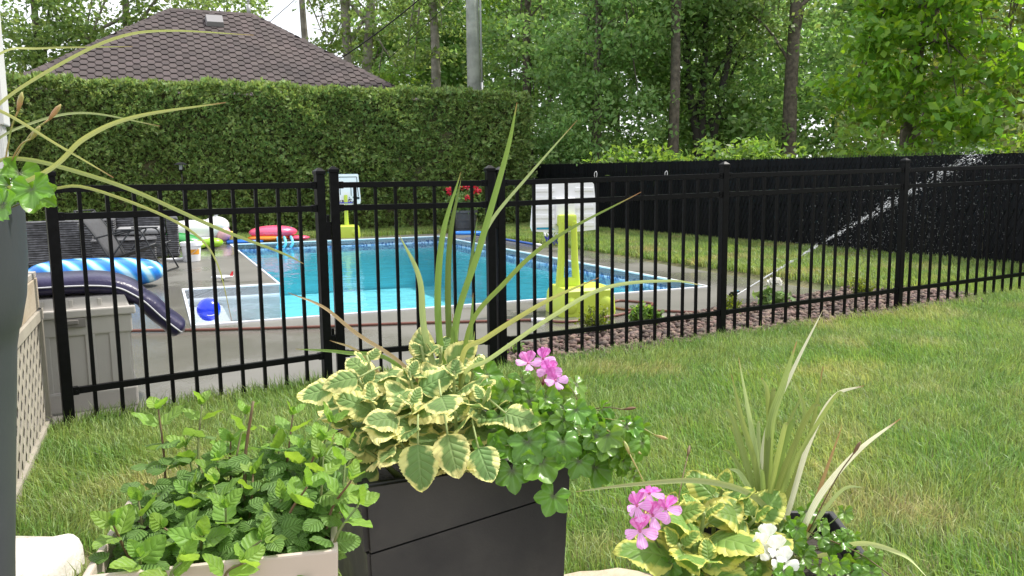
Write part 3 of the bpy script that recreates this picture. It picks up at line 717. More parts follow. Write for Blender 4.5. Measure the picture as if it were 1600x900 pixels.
# far wood that reads as one mass: a tall backdrop of crowns and a lower thicket
def wood(name, label, n_cl, xr, yr, test, n, ls, sx, leaf):
    cl = []
    for k in range(n_cl):
        x = rng.uniform(*xr); y = rng.uniform(*yr); top = test(x / y)
        if top <= 0: continue
        cl.append((np.array([x, y, rng.uniform(0.3, top)]), (rng.uniform(0.8, 1.7), 1.0, rng.uniform(0.6, 1.4))))
    V, F = leaf_cloud(crown_pts(cl, n, sx), ls, n, aspect=0.65)
    tag(np_mesh(name, V, F, LEAF[leaf], None, origin=((xr[0] + xr[1]) / 2, yr[0], 0)), label, 'woods', kind='stuff')
wood('distant_wood', 'dense green wood far behind the trees', 420, (-10, 34), (35, 43), lambda r: 0 if r < -0.19 else (9 if r < -0.05 else 13), 105000, 0.30, 0.40, 'ash')
wood('thicket', 'leafy undergrowth between the trunks behind the privacy fence', 260, (0.2, 22), (25, 31), lambda r: 0 if r < 0.02 else 7.5, 60000, 0.20, 0.30, 'ash')

# ------------------------------------------------------------------ grass blades
def blades(pts, zb, Lr, Wr, lean, seg=2):
    n = len(pts); x, y = pts[:, 0], pts[:, 1]
    L = rng.uniform(*Lr, n); Wd = rng.uniform(*Wr, n)
    th = 2 * np.pi * (0.5 + 0.5 * np.sin(x * 2.3 + np.sin(y * 3.1) * 1.3) * np.cos(y * 1.9)) * 0.55 + rng.normal(0, 1.0, n)
    dx, dy = np.cos(th), np.sin(th); ln = np.abs(rng.normal(lean, 0.35, n))
    ph = rng.uniform(0, 2 * np.pi, n); sx_, sy_ = np.cos(ph) * Wd / 2, np.sin(ph) * Wd / 2
    B0 = np.stack([x, y, zb], 1); S = np.stack([sx_, sy_, np.zeros(n)], 1)
    md = B0 + np.stack([dx * L * ln * 0.28, dy * L * ln * 0.28, L * 0.58], 1)
    hz = np.clip(1 - 0.33 * ln ** 1.5, 0.25, 1)
    tp = B0 + np.stack([dx * L * ln, dy * L * ln, L * hz], 1)
    V = np.stack([B0 - S, B0 + S, md + S * 0.8, md - S * 0.8, tp], 1).reshape(-1, 3); k = np.arange(n) * 5
    return V, [np.stack([k, k + 1, k + 2, k + 3], 1), np.stack([k + 3, k + 2, k + 4], 1)]
def grass_mat(name, c1, c2, c3):
    m = mat(name, c1, 0.5, transl=0.4, island=0.5)
    n, l = m.node_tree.nodes, m.node_tree.links
    rgb = [q for q in n if q.bl_idname == 'ShaderNodeRGB'][0]; tgt = [lk.to_socket for lk in rgb.outputs[0].links]
    g = n.new('ShaderNodeNewGeometry')
    def nz(s, lo, hi, det=3):
        q = n.new('ShaderNodeTexNoise'); q.inputs['Scale'].default_value = s; q.inputs['Detail'].default_value = det; l.new(g.outputs['Position'], q.inputs['Vector'])
        r = n.new('ShaderNodeMapRange'); r.inputs[1].default_value, r.inputs[2].default_value = lo, hi; l.new(q.outputs['Fac'], r.inputs[0]); return r.outputs[0]
    m1 = n.new('ShaderNodeMixRGB'); m1.inputs[1].default_value = (*c1, 1); m1.inputs[2].default_value = (*c2, 1); l.new(nz(1.6, 0.42, 0.62), m1.inputs[0])
    ad = n.new('ShaderNodeMath'); ad.operation = 'MULTIPLY'; l.new(nz(1.1, 0.54, 0.72), ad.inputs[0]); l.new(nz(30, 0.3, 0.55, 2), ad.inputs[1])
    m2 = n.new('ShaderNodeMixRGB'); l.new(ad.outputs[0], m2.inputs[0]); l.new(m1.outputs[0], m2.inputs[1]); m2.inputs[2].default_value = (*c3, 1)
    for s in tgt: l.new(m2.outputs[0], s)
    return m
GRASS = grass_mat('lawn_grass', (0.158, 0.270, 0.060), (0.235, 0.320, 0.088), (0.42, 0.38, 0.17))
def in_view(x, y, pad=0.32):
    yy = np.maximum(y, 0.1); return np.abs(x / yy) < 0.625 * (1 + pad) + 0.12 / yy
PAVER = (0.29, 2.23, 0.26); WSTONE = (-1.62, 2.42)
N = 840000
x = rng.uniform(-3.2, 7.6, N); y = rng.uniform(2.1, 9.6, N)
dens = np.where(y < 4.2, 1.0, np.where(y < 6, 0.8, 0.6))
A_, B_ = AB(x, y)
fy = fence_y(x)
lim = np.where(x > 4.3, 40, np.where(x > -0.1, fy - 0.02 + 0.05 * np.sin(x * 9), fy + 0.06))
ok = (rng.uniform(0, 1, N) < dens) & in_view(x, y) & (y < lim) & (B_ < BF_B - 0.03) & ~((x - PAVER[0]) ** 2 / 0.22 ** 2 + (y - PAVER[1]) ** 2 / 0.20 ** 2 < 1)
ok &= ~((np.abs(x - WSTONE[0]) < 0.24) & (np.abs(y - WSTONE[1]) < 0.22)) & (x > -2.42 + (4.15 - y) * 0.431 - 0.02)
x, y = x[ok], y[ok]
V, F = blades(np.stack([x, y], 1), gh(x, y) - 0.012, (0.035, 0.10), (0.0026, 0.0050), 0.6)
tx = rng.uniform(-2.4, 6.0, 150); ty = rng.uniform(2.5, 7.5, 150); k = (ty < fence_y(tx) - 0.25) & (tx > -2.3 + (4.15 - ty) * 0.431); tx, ty = tx[k], ty[k]
cx = np.repeat(tx, 110) + rng.normal(0, 0.055, len(tx) * 110); cy = np.repeat(ty, 110) + rng.normal(0, 0.055, len(tx) * 110)
fx = np.concatenate([rng.uniform(-2.3, -0.1, 2600), rng.uniform(-0.1, 5.0, 2200)]); fyy = fence_y(fx) + np.where(fx < -0.1, rng.normal(0.0, 0.045, len(fx)), rng.normal(-0.16, 0.04, len(fx)))
cx = np.concatenate([cx, fx]); cy = np.concatenate([cy, fyy]); V2, F2 = blades(np.stack([cx, cy], 1), gh(cx, cy) - 0.012, (0.06, 0.135), (0.003, 0.0055), 0.5)
F = [np.concatenate([F[i], F2[i] + len(V)]) for i in (0, 1)]; V = np.concatenate([V, V2])
print('lawn blades', len(x))
o = np_mesh('lawn_grass', V, F, GRASS, None, origin=(1, 4, 0)); tag(o, 'mown green lawn with dry straw patches in front of the fence', 'grass', kind='stuff')
# strip of lawn between deck and privacy fence, and below the hedge
N = 150000
A_ = rng.uniform(-2.6, 12.7, N); B_ = rng.uniform(1.0, BF_B - 0.02, N)
k = N // 5; A_[:k] = rng.uniform(DECK_A1 + 0.02, 12.75, k); B_[:k] = rng.uniform(-9.5, 1.2, k)
x = NR.x + A_ * ax_a.x + B_ * ax_b.x; y = NR.y + A_ * ax_a.y + B_ * ax_b.y
ok = ~in_poly(x, y, [tuple(p) for p in deck_poly]) & in_view(x, y) & (y > fence_y(x) + 0.9)
x, y = x[ok], y[ok]; far = np.clip(y / 12, 0.8, 1.7)
V, F = blades(np.stack([x, y], 1), gh(x, y) - 0.012, (0.06, 0.13), (0.009, 0.017), 0.45)
GRASS2 = grass_mat('back_grass', (0.180, 0.275, 0.065), (0.235, 0.31, 0.09), (0.38, 0.32, 0.14))
print('back blades', len(x))
o = np_mesh('back_lawn_grass', V, F, GRASS2, None, origin=(2, 14, 0)); tag(o, 'longer green grass strip between pool deck, privacy fence and hedge', 'grass', kind='stuff')

# ------------------------------------------------------------------ gravel bed
GRAV = mat('gravel_stone', (0.175, 0.115, 0.09), 0.85, (0.09, 0.068, 0.06), 14, island=0.55, bump=0.4, bscale=90)
grav_poly = [(-0.10, 5.22), (-0.06, 5.50), (0.0, 5.98), (1.05, 6.84), (3.60, 8.54), (4.35, 8.4), (4.4, 7.45), (3.36, 6.93), (1.59, 6.03), (0.4, 5.45)]
ico = bmesh.new(); bmesh.ops.create_icosphere(ico, subdivisions=1, radius=1); iv = np.array([v.co[:] for v in ico.verts]); ifc = np.array([[v.index for v in f.verts] for f in ico.faces]); ico.free()
def stones(n, poly, smin, smax, zs):
    x = rng.uniform(min(p[0] for p in poly), max(p[0] for p in poly), n * 6); y = rng.uniform(min(p[1] for p in poly), max(p[1] for p in poly), n * 6)
    k = in_poly(x, y, poly); x, y = x[k][:n], y[k][:n]; n = len(x)
    s = rng.uniform(smin, smax, (n, 1)) * rng.uniform(0.6, 1.25, (n, 3)); s[:, 2] *= 0.75
    jit = 1 + rng.normal(0, 0.16, (n, len(iv), 1))
    V = iv[None] * jit * s[:, None, :]
    an = rng.uniform(0, 6.28, n); c, sn = np.cos(an)[:, None], np.sin(an)[:, None]
    V = np.stack([V[..., 0] * c - V[..., 1] * sn, V[..., 0] * sn + V[..., 1] * c, V[..., 2]], -1)
    V += np.stack([x, y, gh(x, y) + rng.uniform(*zs, n)], 1)[:, None, :]
    F = ifc[None] + (np.arange(n) * len(iv))[:, None, None]
    return V.reshape(-1, 3), F.reshape(-1, 3)
V, F = stones(6500, grav_poly, 0.014, 0.034, (-0.005, 0.025))
o = np_mesh('gravel_bed', V, F, GRAV, None, origin=(1.8, 6.7, 0)); tag(o, 'reddish grey gravel bed along the foot of the fence', 'gravel', kind='stuff')

# ------------------------------------------------------------------ raised deck of the house with lattice skirt, porch column
CREAM = mat('stained_cream_board', (0.40, 0.34, 0.26), 0.75, (0.27, 0.20, 0.12), 2.2, detail=6, contrast=(0.42, 0.68), bump=0.3, bscale=50)
LATT = mat('lattice_vinyl', (0.36, 0.33, 0.27), 0.6, (0.31, 0.28, 0.23), 6)
WPAINT = mat('white_trim', (0.60, 0.60, 0.60), 0.5, (0.56, 0.56, 0.56), 3)
DECKB = mat('deck_board', (0.40, 0.37, 0.33), 0.7, (0.33, 0.30, 0.26), 4, bump=0.2, bscale=40)
dk = thing('raised_deck', 'raised house deck with cream fascia board and beige lattice skirt', 'deck', (-2.42, 4.14, 0))
D0 = Vector((-2.42, 4.14, 0)); dd = Vector((0.395, -0.919, 0)); db = Vector((-0.919, -0.395, 0)); DZ = 0.78
nrm = Vector((0.919, 0.395, 0)); ad_ = math.atan2(dd.y, dd.x)
b = MB(); b.box(D0 + dd * 2.4 + db * 0.02 - nrm * 0.0 + Vector((0, 0, 0.70)), (4.8, 0.05, 0.155), ad_, bev=0.004)
b.box(D0 + db * 1.6 + dd * 0.025 + Vector((0, 0, 0.70)), (3.2, 0.05, 0.155), ad_ + math.pi / 2, bev=0.004); b.build('fascia_board', CREAM, dk)
for i in range(22):
    b = MB(); b.box(D0 + dd * 2.4 + db * (0.07 + 0.142 * i) + Vector((0, 0, 0.793)), (4.86, 0.136, 0.028), ad_, bev=0.003); b.build('deck_plank', DECKB, dk)
b = MB()                                             # frame of the lattice panel
LH = 0.62
for s in (0.03, 1.28, 2.5, 3.7): b.box(D0 + dd * s + Vector((0, 0, LH / 2)), (0.055, 0.03, LH), ad_)
for z in (0.03, LH - 0.025): b.box(D0 + dd * 2.3 + nrm * 0.004 + Vector((0, 0, z)), (4.6, 0.03, 0.05), ad_)
b.build('lattice_frame', LATT, dk)
b = MB(); sp = 0.115
for lay, sg in ((0, 1), (1, -1)):
    k = -LH
    while k < 4.6:
        # strip from (k,0) to (k+LH, LH) mirrored for the second layer, clipped to the panel
        s0, s1 = (k, k + LH) if sg > 0 else (k + LH, k)
        t0 = 0; p0 = Vector((s0, 0, 0)); p1 = Vector((s1, LH, 0))
        pts = []
        for q in (p0, p1): pts.append(q)
        def clip(a_, c_):
            if a_.x < 0: a_ = a_ + (c_ - a_) * ((0 - a_.x) / (c_.x - a_.x))
            if a_.x > 4.6: a_ = a_ + (c_ - a_) * ((4.6 - a_.x) / (c_.x - a_.x))
            return a_
        if (s0 > 0 or s1 > 0) and (s0 < 4.6 or s1 < 4.6):
            q0, q1 = clip(p0, p1), clip(p1, p0)
            A3, B3 = D0 + dd * q0.x + Vector((0, 0, q0.y)), D0 + dd * q1.x + Vector((0, 0, q1.y))
            x = (B3 - A3); L = x.length
            if L > 0.05:
                x.normalize(); y = nrm; z = x.cross(y)
                Mx = Matrix((x.to_4d(), y.to_4d(), z.to_4d(), (0, 0, 0, 1))).transposed(); Mx.col[3] = ((A3 + B3) / 2 + nrm * (-0.002 + 0.0035 * lay)).to_4d(); Mx[3][0] = Mx[3][1] = Mx[3][2] = 0
                b.box(None, (L, 0.0032, 0.034), M=Mx)
        k += sp
b.build('lattice', LATT, dk)
DARKIN = mat('dark_soil_and_deck_shade', (0.03, 0.026, 0.02), 0.95, (0.05, 0.042, 0.032), 20, bump=0.7, bscale=120)  # soil in the planters, and painted shade behind the lattice
b = MB(); b.box(D0 + dd * 2.4 + db * 1.95 + Vector((0, 0, 0.30)), (4.6, 3.1, 0.6), ad_); b.build('crawl_space_shade_block', DARKIN, dk)  # solid block, its dark colour stands in for shade under the deck
t = thing('porch_column', 'white porch column at the left edge of the picture', 'column', (-2.47, 3.93, DZ))
b = MB(); c = Vector((-2.465, 3.93, 0)); b.box(c + Vector((0, 0, 2.45)), (0.17, 0.17, 1.85), ad_, bev=0.006); b.build('shaft', WPAINT, t)
b = MB(); b.box(c + Vector((0, 0, 1.165)), (0.13, 0.13, 0.72), ad_)
for k in range(4):
    for s in (-1, 1): b.box(c + dd * (-0.048 + 0.032 * k) + nrm * s * 0.067 + Vector((0, 0, 1.165)), (0.018, 0.006, 0.72), ad_); b.box(c + nrm * (-0.048 + 0.032 * k) + dd * s * 0.067 + Vector((0, 0, 1.165)), (0.006, 0.018, 0.72), ad_)
b.build('fluted_base', WPAINT, t)

# step block that carries the planters, low in front of the camera
STONE = mat('pale_stone', (0.62, 0.58, 0.52), 0.8, (0.50, 0.46, 0.40), 5, detail=8, bump=0.5, bscale=35)
b = MB(); b.box((0.0, 1.12, 0.18), (1.9, 1.05, 0.36), 0.0, bev=0.02); tag(b.build('planter_step', STONE, None, origin=(0, 1.12, 0)), 'stone step below the frame that carries the planters', kind='structure')
b = MB()
def lumpy(q):
    k = 1 + 0.04 * math.sin(q.x * 9 + q.y * 5) + 0.03 * math.sin(q.y * 13 + q.z * 4); return q * k
vs = []
n_ = 22
for z, sc_ in ((0.0, 1.0), (0.065, 0.99), (0.092, 0.95), (0.10, 0.88)):
    for j in range(n_):
        an = 2 * math.pi * j / n_; ca, sa = math.cos(an), math.sin(an)
        rx = 0.19 * abs(ca) ** 0.35 * (1 if ca > 0 else -1); ry = 0.17 * abs(sa) ** 0.35 * (1 if sa > 0 else -1)
        w_ = 1 + 0.05 * math.sin(j * 2.3) + 0.03 * math.sin(j * 5.1)
        vs.append(Vector((WSTONE[0] + 0.02 + rx * sc_ * w_, WSTONE[1] + ry * sc_ * w_, z + 0.006 * math.sin(j * 3.7))))
fs = [(i * n_ + j, i * n_ + (j + 1) % n_, (i + 1) * n_ + (j + 1) % n_, (i + 1) * n_ + j) for i in range(3) for j in range(n_)] + [tuple(3 * n_ + j for j in range(n_))]
b.add(vs, fs); tag(b.build('stone_block', mat('white_stone', (0.66, 0.63, 0.58), 0.8, (0.56, 0.52, 0.46), 9, detail=8, bump=0.5, bscale=45), None, True, origin=(WSTONE[0], WSTONE[1], 0), angle=50), 'pale rough-edged stone block on the lawn below the tall pot', 'stone')
vs = []
for z, sc_ in ((0.0, 1.0), (0.028, 0.99), (0.038, 0.93)):
    for j in range(n_):
        an = 2 * math.pi * j / n_; w_ = 1 + 0.07 * math.sin(j * 1.9) + 0.04 * math.sin(j * 4.3)
        vs.append(Vector((PAVER[0] + 0.23 * math.cos(an) * sc_ * w_, PAVER[1] + 0.2 * math.sin(an) * sc_ * w_, z + 0.003 * math.sin(j * 2.7))))
fs = [(i * n_ + j, i * n_ + (j + 1) % n_, (i + 1) * n_ + (j + 1) % n_, (i + 1) * n_ + j) for i in range(2) for j in range(n_)] + [tuple(2 * n_ + j for j in range(n_))]
b = MB(); b.add(vs, fs); tag(b.build('stepping_stone', mat('tan_stone', (0.46, 0.38, 0.28), 0.9, (0.36, 0.29, 0.20), 11, detail=8, bump=0.6, bscale=45), None, True, origin=(PAVER[0], PAVER[1], 0), angle=50), 'tan stepping stone in the lawn between the planters', 'stone')

# ------------------------------------------------------------------ grey storage box and what lies on it
RESIN = mat('grey_resin', (0.50, 0.475, 0.44), 0.5, (0.455, 0.43, 0.40), 3, bump=0.08, bscale=150)
RESIN_D = mat('dark_resin', (0.22, 0.205, 0.19), 0.5)
bx_a = math.radians(27); bu = Vector((math.cos(bx_a), math.sin(bx_a), 0)); bv = Vector((-math.sin(bx_a), math.cos(bx_a), 0))
F0 = Vector((-2.12, 4.52, 0))                       # front right bottom corner
def bxp(u, v, z): return F0 + bu * u + bv * v + Vector((0, 0, z * 0.95))
t = thing('storage_box', 'grey resin storage box behind the fence beside the lattice', 'storage box', bxp(-0.35, 0.25, 0))
BW, BD = 0.70, 0.50
b = MB(); b.box(bxp(-BW / 2, BD / 2, 0.32), (BW - 0.04, BD - 0.04, 0.50), bx_a, bev=0.01)
for u in (-0.60, -0.44, -0.22, -0.10):
    b.box(bxp(u, 0.014, 0.30), (0.05, 0.012, 0.36), bx_a, bev=0.004)
b.box(bxp(-0.02, BD / 2, 0.30), (0.012, BD - 0.12, 0.36), bx_a, bev=0.004)
b.build('body', RESIN, t)
b = MB(); b.box(bxp(-BW / 2, BD / 2, 0.06), (BW, BD, 0.12), bx_a, bev=0.012); b.build('plinth', RESIN, t)
b = MB(); b.box(bxp(-BW / 2, BD / 2, 0.50), (BW - 0.012, BD - 0.012, 0.10), bx_a, bev=0.008); b.build('collar', RESIN, t)
b = MB(); b.box(bxp(-BW / 2, BD / 2, 0.578), (BW + 0.03, BD + 0.03, 0.045), bx_a, bev=0.008); b.box(bxp(-BW / 2, BD / 2, 0.63), (BW - 0.02, BD - 0.02, 0.07), bx_a, taper=(0.93, 0.93), bev=0.008)
for u in (-0.58, -0.44, -0.30, -0.16): b.box(bxp(u, 0.02, 0.627), (0.02, 0.012, 0.055), bx_a, bev=0.003)
b.build('lid', RESIN, t)
b = MB(); b.box(bxp(-0.30, -0.008, 0.525), (0.13, 0.016, 0.05), bx_a, bev=0.004); b.box(bxp(-0.30, -0.02, 0.532), (0.06, 0.016, 0.022), bx_a, bev=0.003); b.build('latch', RESIN_D, t)
NAVY = mat('navy_vinyl', (0.018, 0.014, 0.055), 0.32, (0.024, 0.02, 0.07), 10, bump=0.25, bscale=70)
PIPE = mat('white_piping', (0.62, 0.62, 0.66), 0.5)
def loft_pad(name_t, label, path, hw, th, mat_, wdir):
    t = thing(name_t, label, 'pool float', path[0]); b = MB(); V = []; n = 20
    P_ = spline(path, 40)
    for i, p in enumerate(P_):
        tg = (P_[min(i + 1, 40)] - P_[max(i - 1, 0)]).normalized(); w_ = (wdir - tg * wdir.dot(tg)).normalized(); u_ = w_.cross(tg)
        e = min(i, 40 - i) / 40; s = min(1, 0.35 + (e / 0.05) * 0.65) if e < 0.05 else 1
        pinch = 1 - 0.16 * math.exp(-((i - 26) / 1.3) ** 2)
        for j in range(n):
            an = 2 * math.pi * j / n; ca, sa = math.cos(an), math.sin(an)
            V.append(p + w_ * hw * s * (abs(ca) ** 0.6) * (1 if ca > 0 else -1) + u_ * th * s * pinch * (abs(sa) ** 0.75) * (1 if sa > 0 else -1) * (1 + 0.03 * math.sin(i * 0.9)))
    F = [(i * n + j, i * n + (j + 1) % n, (i + 1) * n + (j + 1) % n, (i + 1) * n + j) for i in range(40) for j in range(n)] + [tuple(range(n - 1, -1, -1)), tuple(40 * n + j for j in range(n))]
    b.add(V, F); b.build('cushion', mat_, t, True)
    b = MB(); sidej = max(range(n), key=lambda j: (V[20 * n + j] - P_[20]).dot(Vector((0.2, -1, 0))))
    b.tube([V[i * n + sidej] + (V[i * n + sidej] - P_[i]).normalized() * 0.002 for i in range(1, 40)], 0.0045, 6); b.build('piping', PIPE, t, True)
    return t
loft_pad('air_mattress', 'navy inflatable mattress draped over the grey storage box', [Vector((-3.3, 4.20, 0.69)), Vector((-2.8, 4.42, 0.697)), Vector((-2.36, 4.65, 0.69)), Vector((-2.2, 4.73, 0.62)), Vector((-2.08, 4.79, 0.48)), Vector((-1.98, 4.84, 0.37))], 0.20, 0.058, NAVY, bv)
def stripe_mat():
    m = mat('striped_vinyl', (0.05, 0.35, 0.75), 0.25); n, l = m.node_tree.nodes, m.node_tree.links; p = n['Principled BSDF']
    tcx = n.new('ShaderNodeTexCoord'); wv = n.new('ShaderNodeTexWave'); wv.inputs['Scale'].default_value = 2.1; wv.inputs['Distortion'].default_value = 1.6; wv.bands_direction = 'DIAGONAL'
    l.new(tcx.outputs['Object'], wv.inputs['Vector']); ra = n.new('ShaderNodeValToRGB'); e = ra.color_ramp.elements
    e[0].color = (0.015, 0.16, 0.55, 1); e[0].position = 0.2; e[1].color = (0.40, 0.66, 0.84, 1); e[1].position = 0.92; q = e.new(0.6); q.color = (0.05, 0.36, 0.76, 1)
    l.new(wv.outputs['Fac'], ra.inputs[0]); l.new(ra.outputs[0], p.inputs['Base Color']); return m
c = Vector((-5.02, 9.85, 0.18)); t = thing('striped_float', 'blue and white striped inflatable float lying beside the wicker seats', 'pool float', c - Vector((0, 0, 0.18)))
b = MB(); Mr = Matrix.Rotation(math.radians(6), 4, 'Z')
def sup(q): return Vector((math.copysign(abs(q.x) ** 0.6, q.x), math.copysign(abs(q.y) ** 0.8, q.y), math.copysign(abs(q.z) ** 0.85, q.z)))
b.ell(c, (0.78, 0.34, 0.175), 32, 16, M=Mr, fn=sup); b.build('cushion', stripe_mat(), t, True)
b = MB(); b.tube([c + Mr @ Vector((0.74, 0.05, 0.03)), c + Mr @ Vector((0.80, 0.05, 0.04))], 0.012, 8); b.build('air_valve', PIPE, t, True)

# ------------------------------------------------------------------ wicker furniture
def wicker_mat():
    m = mat('grey_wicker', (0.105, 0.105, 0.115), 0.55, (0.05, 0.05, 0.056), 18, objrand=0.08); n, l = m.node_tree.nodes, m.node_tree.links; p = n['Principled BSDF']
    g = n.new('ShaderNodeNewGeometry'); mp = n.new('ShaderNodeMapping'); mp.inputs['Scale'].default_value = (5, 5, 32); l.new(g.outputs['Position'], mp.inputs['Vector'])
    v = n.new('ShaderNodeTexNoise'); v.inputs['Scale'].default_value = 1.0; v.inputs['Detail'].default_value = 1; l.new(mp.outputs[0], v.inputs['Vector'])
    wv = n.new('ShaderNodeTexWave'); wv.bands_direction = 'Z'; wv.inputs['Scale'].default_value = 9; wv.inputs['Distortion'].default_value = 2; l.new(g.outputs['Position'], wv.inputs['Vector'])
    bu_ = n.new('ShaderNodeBump'); bu_.inputs['Strength'].default_value = 0.8; bu_.inputs['Distance'].default_value = 0.02; l.new(wv.outputs['Fac'], bu_.inputs['Height']); l.new(bu_.outputs[0], p.inputs['Normal'])
    src = p.inputs['Base Color'].links[0].from_socket; ra = n.new('ShaderNodeMapRange'); ra.inputs[1].default_value, ra.inputs[2].default_value, ra.inputs[3].default_value, ra.inputs[4].default_value = 0.35, 0.65, 0.55, 1.5; l.new(v.outputs['Fac'], ra.inputs[0])
    hs = n.new('ShaderNodeHueSaturation'); l.new(src, hs.inputs['Color']); l.new(ra.outputs[0], hs.inputs['Value']); l.new(hs.outputs[0], p.inputs['Base Color']); return m
WICK = wicker_mat(); CUSH = mat('grey_cushion', (0.30, 0.30, 0.31), 0.9, (0.26, 0.26, 0.27), 8, bump=0.2, bscale=60)
def wbox(t, nm, c, size, rz, m=None): b = MB(); b.box(c, size, rz, bev=0.02 if m is None else 0.05); return b.build(nm, m or WICK, t, m is not None)
def wicker_chair(label, corner, W_, D_, H_, rz, back_near=True):
    u = Vector((math.cos(rz), math.sin(rz), 0)); v = Vector((-math.sin(rz), math.cos(rz), 0)); c = corner - u * W_ / 2 + v * D_ / 2
    t = thing('wicker_armchair', label, 'armchair', c, 'grey wicker seats on the pool deck'); z3 = Vector((0, 0, 1))
    s = -1 if back_near else 1
    wbox(t, 'seat_base', c + z3 * 0.20 + v * (-s) * 0.06, (W_ - 0.37, D_ - 0.16, 0.36), rz)
    wbox(t, 'backrest', c + v * s * (D_ / 2 - 0.08) + z3 * (H_ / 2 + 0.015), (W_ - 0.37, 0.16, H_ - 0.03), rz)
    for q in (-1, 1): wbox(t, 'armrest', c + u * q * (W_ / 2 - 0.09) + z3 * (H_ * 0.48), (0.18, D_, H_ * 0.96 - 0.04), rz)
    wbox(t, 'seat_cushion', c + z3 * 0.45 - v * s * 0.06, (W_ - 0.39, D_ - 0.2, 0.12), rz, CUSH)
    for q in (-1, 1):
        for w_ in (-1, 1): b = MB(); b.box(c + u * q * (W_ / 2 - 0.08) + v * w_ * (D_ / 2 - 0.08) + z3 * 0.012, (0.05, 0.05, 0.024), rz); b.build('foot', BLACK, t)
wicker_chair('large grey wicker armchair nearest the fence post', Vector((-6.40, 12.55, 0)), 1.15, 0.9, 0.70, TH)
wicker_chair('grey wicker armchair behind the wicker ottoman', Vector((-5.62, 13.85, 0)), 1.15, 0.85, 0.72, TH, False)
c = Vector((-5.42, 12.50, 0)) - ax_b * 0.45 + ax_a * 0.33
t = thing('wicker_ottoman', 'low grey wicker ottoman between the two wicker armchairs', 'ottoman', c)
wbox(t, 'base', c + Vector((0, 0, 0.20)), (0.88, 0.62, 0.36), TH); wbox(t, 'top', c + Vector((0, 0, 0.392)), (0.92, 0.66, 0.024), TH)
for q in (-1, 1):
    for w_ in (-1, 1): b = MB(); b.box(c + ax_b * q * 0.38 + ax_a * w_ * 0.25 + Vector((0, 0, 0.012)), (0.05, 0.05, 0.024), TH); b.build('foot', BLACK, t)

# folding sling chair
SLING = mat('charcoal_sling', (0.06, 0.062, 0.068), 0.8, (0.05, 0.05, 0.055), 30); FRAMEM = mat('chair_frame', (0.02, 0.021, 0.024), 0.4)
t = thing('folding_chair', 'black folding sling chair in front of the wicker ottoman', 'chair', (-5.3, 11.6, 0))
def cp(x, z, s): return Vector((x, 11.6 + s * 0.26 + (x + 5.3) * 0.18, z))
for s in (-1, 1):
    b = MB(); b.tube(spline([cp(-5.96, 0.88, s), cp(-5.74, 0.55, s), cp(-5.56, 0.21, s)], 10), 0.013, 8); b.build('back_tube', FRAMEM, t, True)
    b = MB(); b.tube([cp(-5.56, 0.21, s), cp(-4.96, 0.41, s)], 0.013, 8); b.build('seat_rail', FRAMEM, t, True)
    b = MB(); b.tube(spline([cp(-5.74, 0.50, s), cp(-5.4, 0.585, s), cp(-5.16, 0.60, s), cp(-5.06, 0.42, s), cp(-4.88, 0.02, s)], 18), 0.012, 8); b.build('front_leg', FRAMEM, t, True)
    b = MB(); b.tube([cp(-5.28, 0.59, s), cp(-5.50, 0.28, s), cp(-5.70, 0.02, s)], 0.012, 8); b.build('rear_leg', FRAMEM, t, True)
    b = MB(); b.box((cp(-5.3, 0.612, s)), (0.36, 0.045, 0.02), 0.18, bev=0.008); b.build('armrest', FRAMEM, t)
for nm, x, z in (('foot_bar', -4.88, 0.02), ('foot_bar', -5.70, 0.02), ('top_bar', -5.96, 0.88)):
    b = MB(); b.tube([cp(x, z, -1), cp(x, z, 1)], 0.012, 8); b.build(nm, FRAMEM, t, True)
def sheet(pts, sag, nm):
    b = MB(); V = []; n = len(pts)
    for (x, z) in pts:
        for k in range(5): V.append(cp(x, z - sag * (1 - ((k - 2) / 2) ** 2), -0.94 + 1.88 * k / 4))
    b.add(V, [(i * 5 + k, i * 5 + k + 1, (i + 1) * 5 + k + 1, (i + 1) * 5 + k) for i in range(n - 1) for k in range(4)]); o = b.build(nm, SLING, t, True)
    md = o.modifiers.new('thickness', 'SOLIDIFY'); md.thickness = 0.006
sheet([(-5.95, 0.86), (-5.84, 0.70), (-5.74, 0.54), (-5.65, 0.38), (-5.575, 0.235)], 0.02, 'back_sling'); sheet([(-5.55, 0.225), (-5.35, 0.285), (-5.15, 0.35), (-4.97, 0.41)], 0.025, 'seat_sling')

# ------------------------------------------------------------------ pail, toys and floats by the pool
WPL = mat('white_plastic', (0.84, 0.84, 0.86), 0.35)
t = thing('pail', 'white plastic pail with an orange label on the wet deck', 'pail', (-5.11, 13.05, 0)); c = Vector((-5.11, 13.05, 0))
b = MB(); b.lathe(c, [(0.0, 0.004), (0.125, 0.004), (0.13, 0.02), (0.15, 0.28), (0.145, 0.28), (0.125, 0.03), (0, 0.03)], 28); b.build('body', WPL, t, True, angle=40)
b = MB(); b.lathe(c, [(0.146, 0.255), (0.166, 0.255), (0.166, 0.31), (0.15, 0.315), (0.0, 0.312)], 28); b.build('lid', WPL, t, True, angle=40)
b = MB(); V = []; n = 9
for k in range(n):
    an = math.radians(-78 + 62 * k / (n - 1))
    for z, r_ in ((0.12, 0.1405), (0.20, 0.1465)): V.append(c + Vector((r_ * math.cos(an), r_ * math.sin(an), z)))
b.add(V, [(2 * k, 2 * k + 2, 2 * k + 3, 2 * k + 1) for k in range(n - 1)]); b.build('label', mat('orange_label', (0.75, 0.33, 0.03), 0.5), t)
b = MB(); b.tube(spline([c + Vector((-0.16, 0, 0.27)), c + Vector((-0.17, -0.09, 0.16)), c + Vector((-0.05, -0.17, 0.10)), c + Vector((0.1, -0.15, 0.16)), c + Vector((0.16, -0.02, 0.27))], 16), 0.004, 6); b.build('handle', STEEL, t, True)
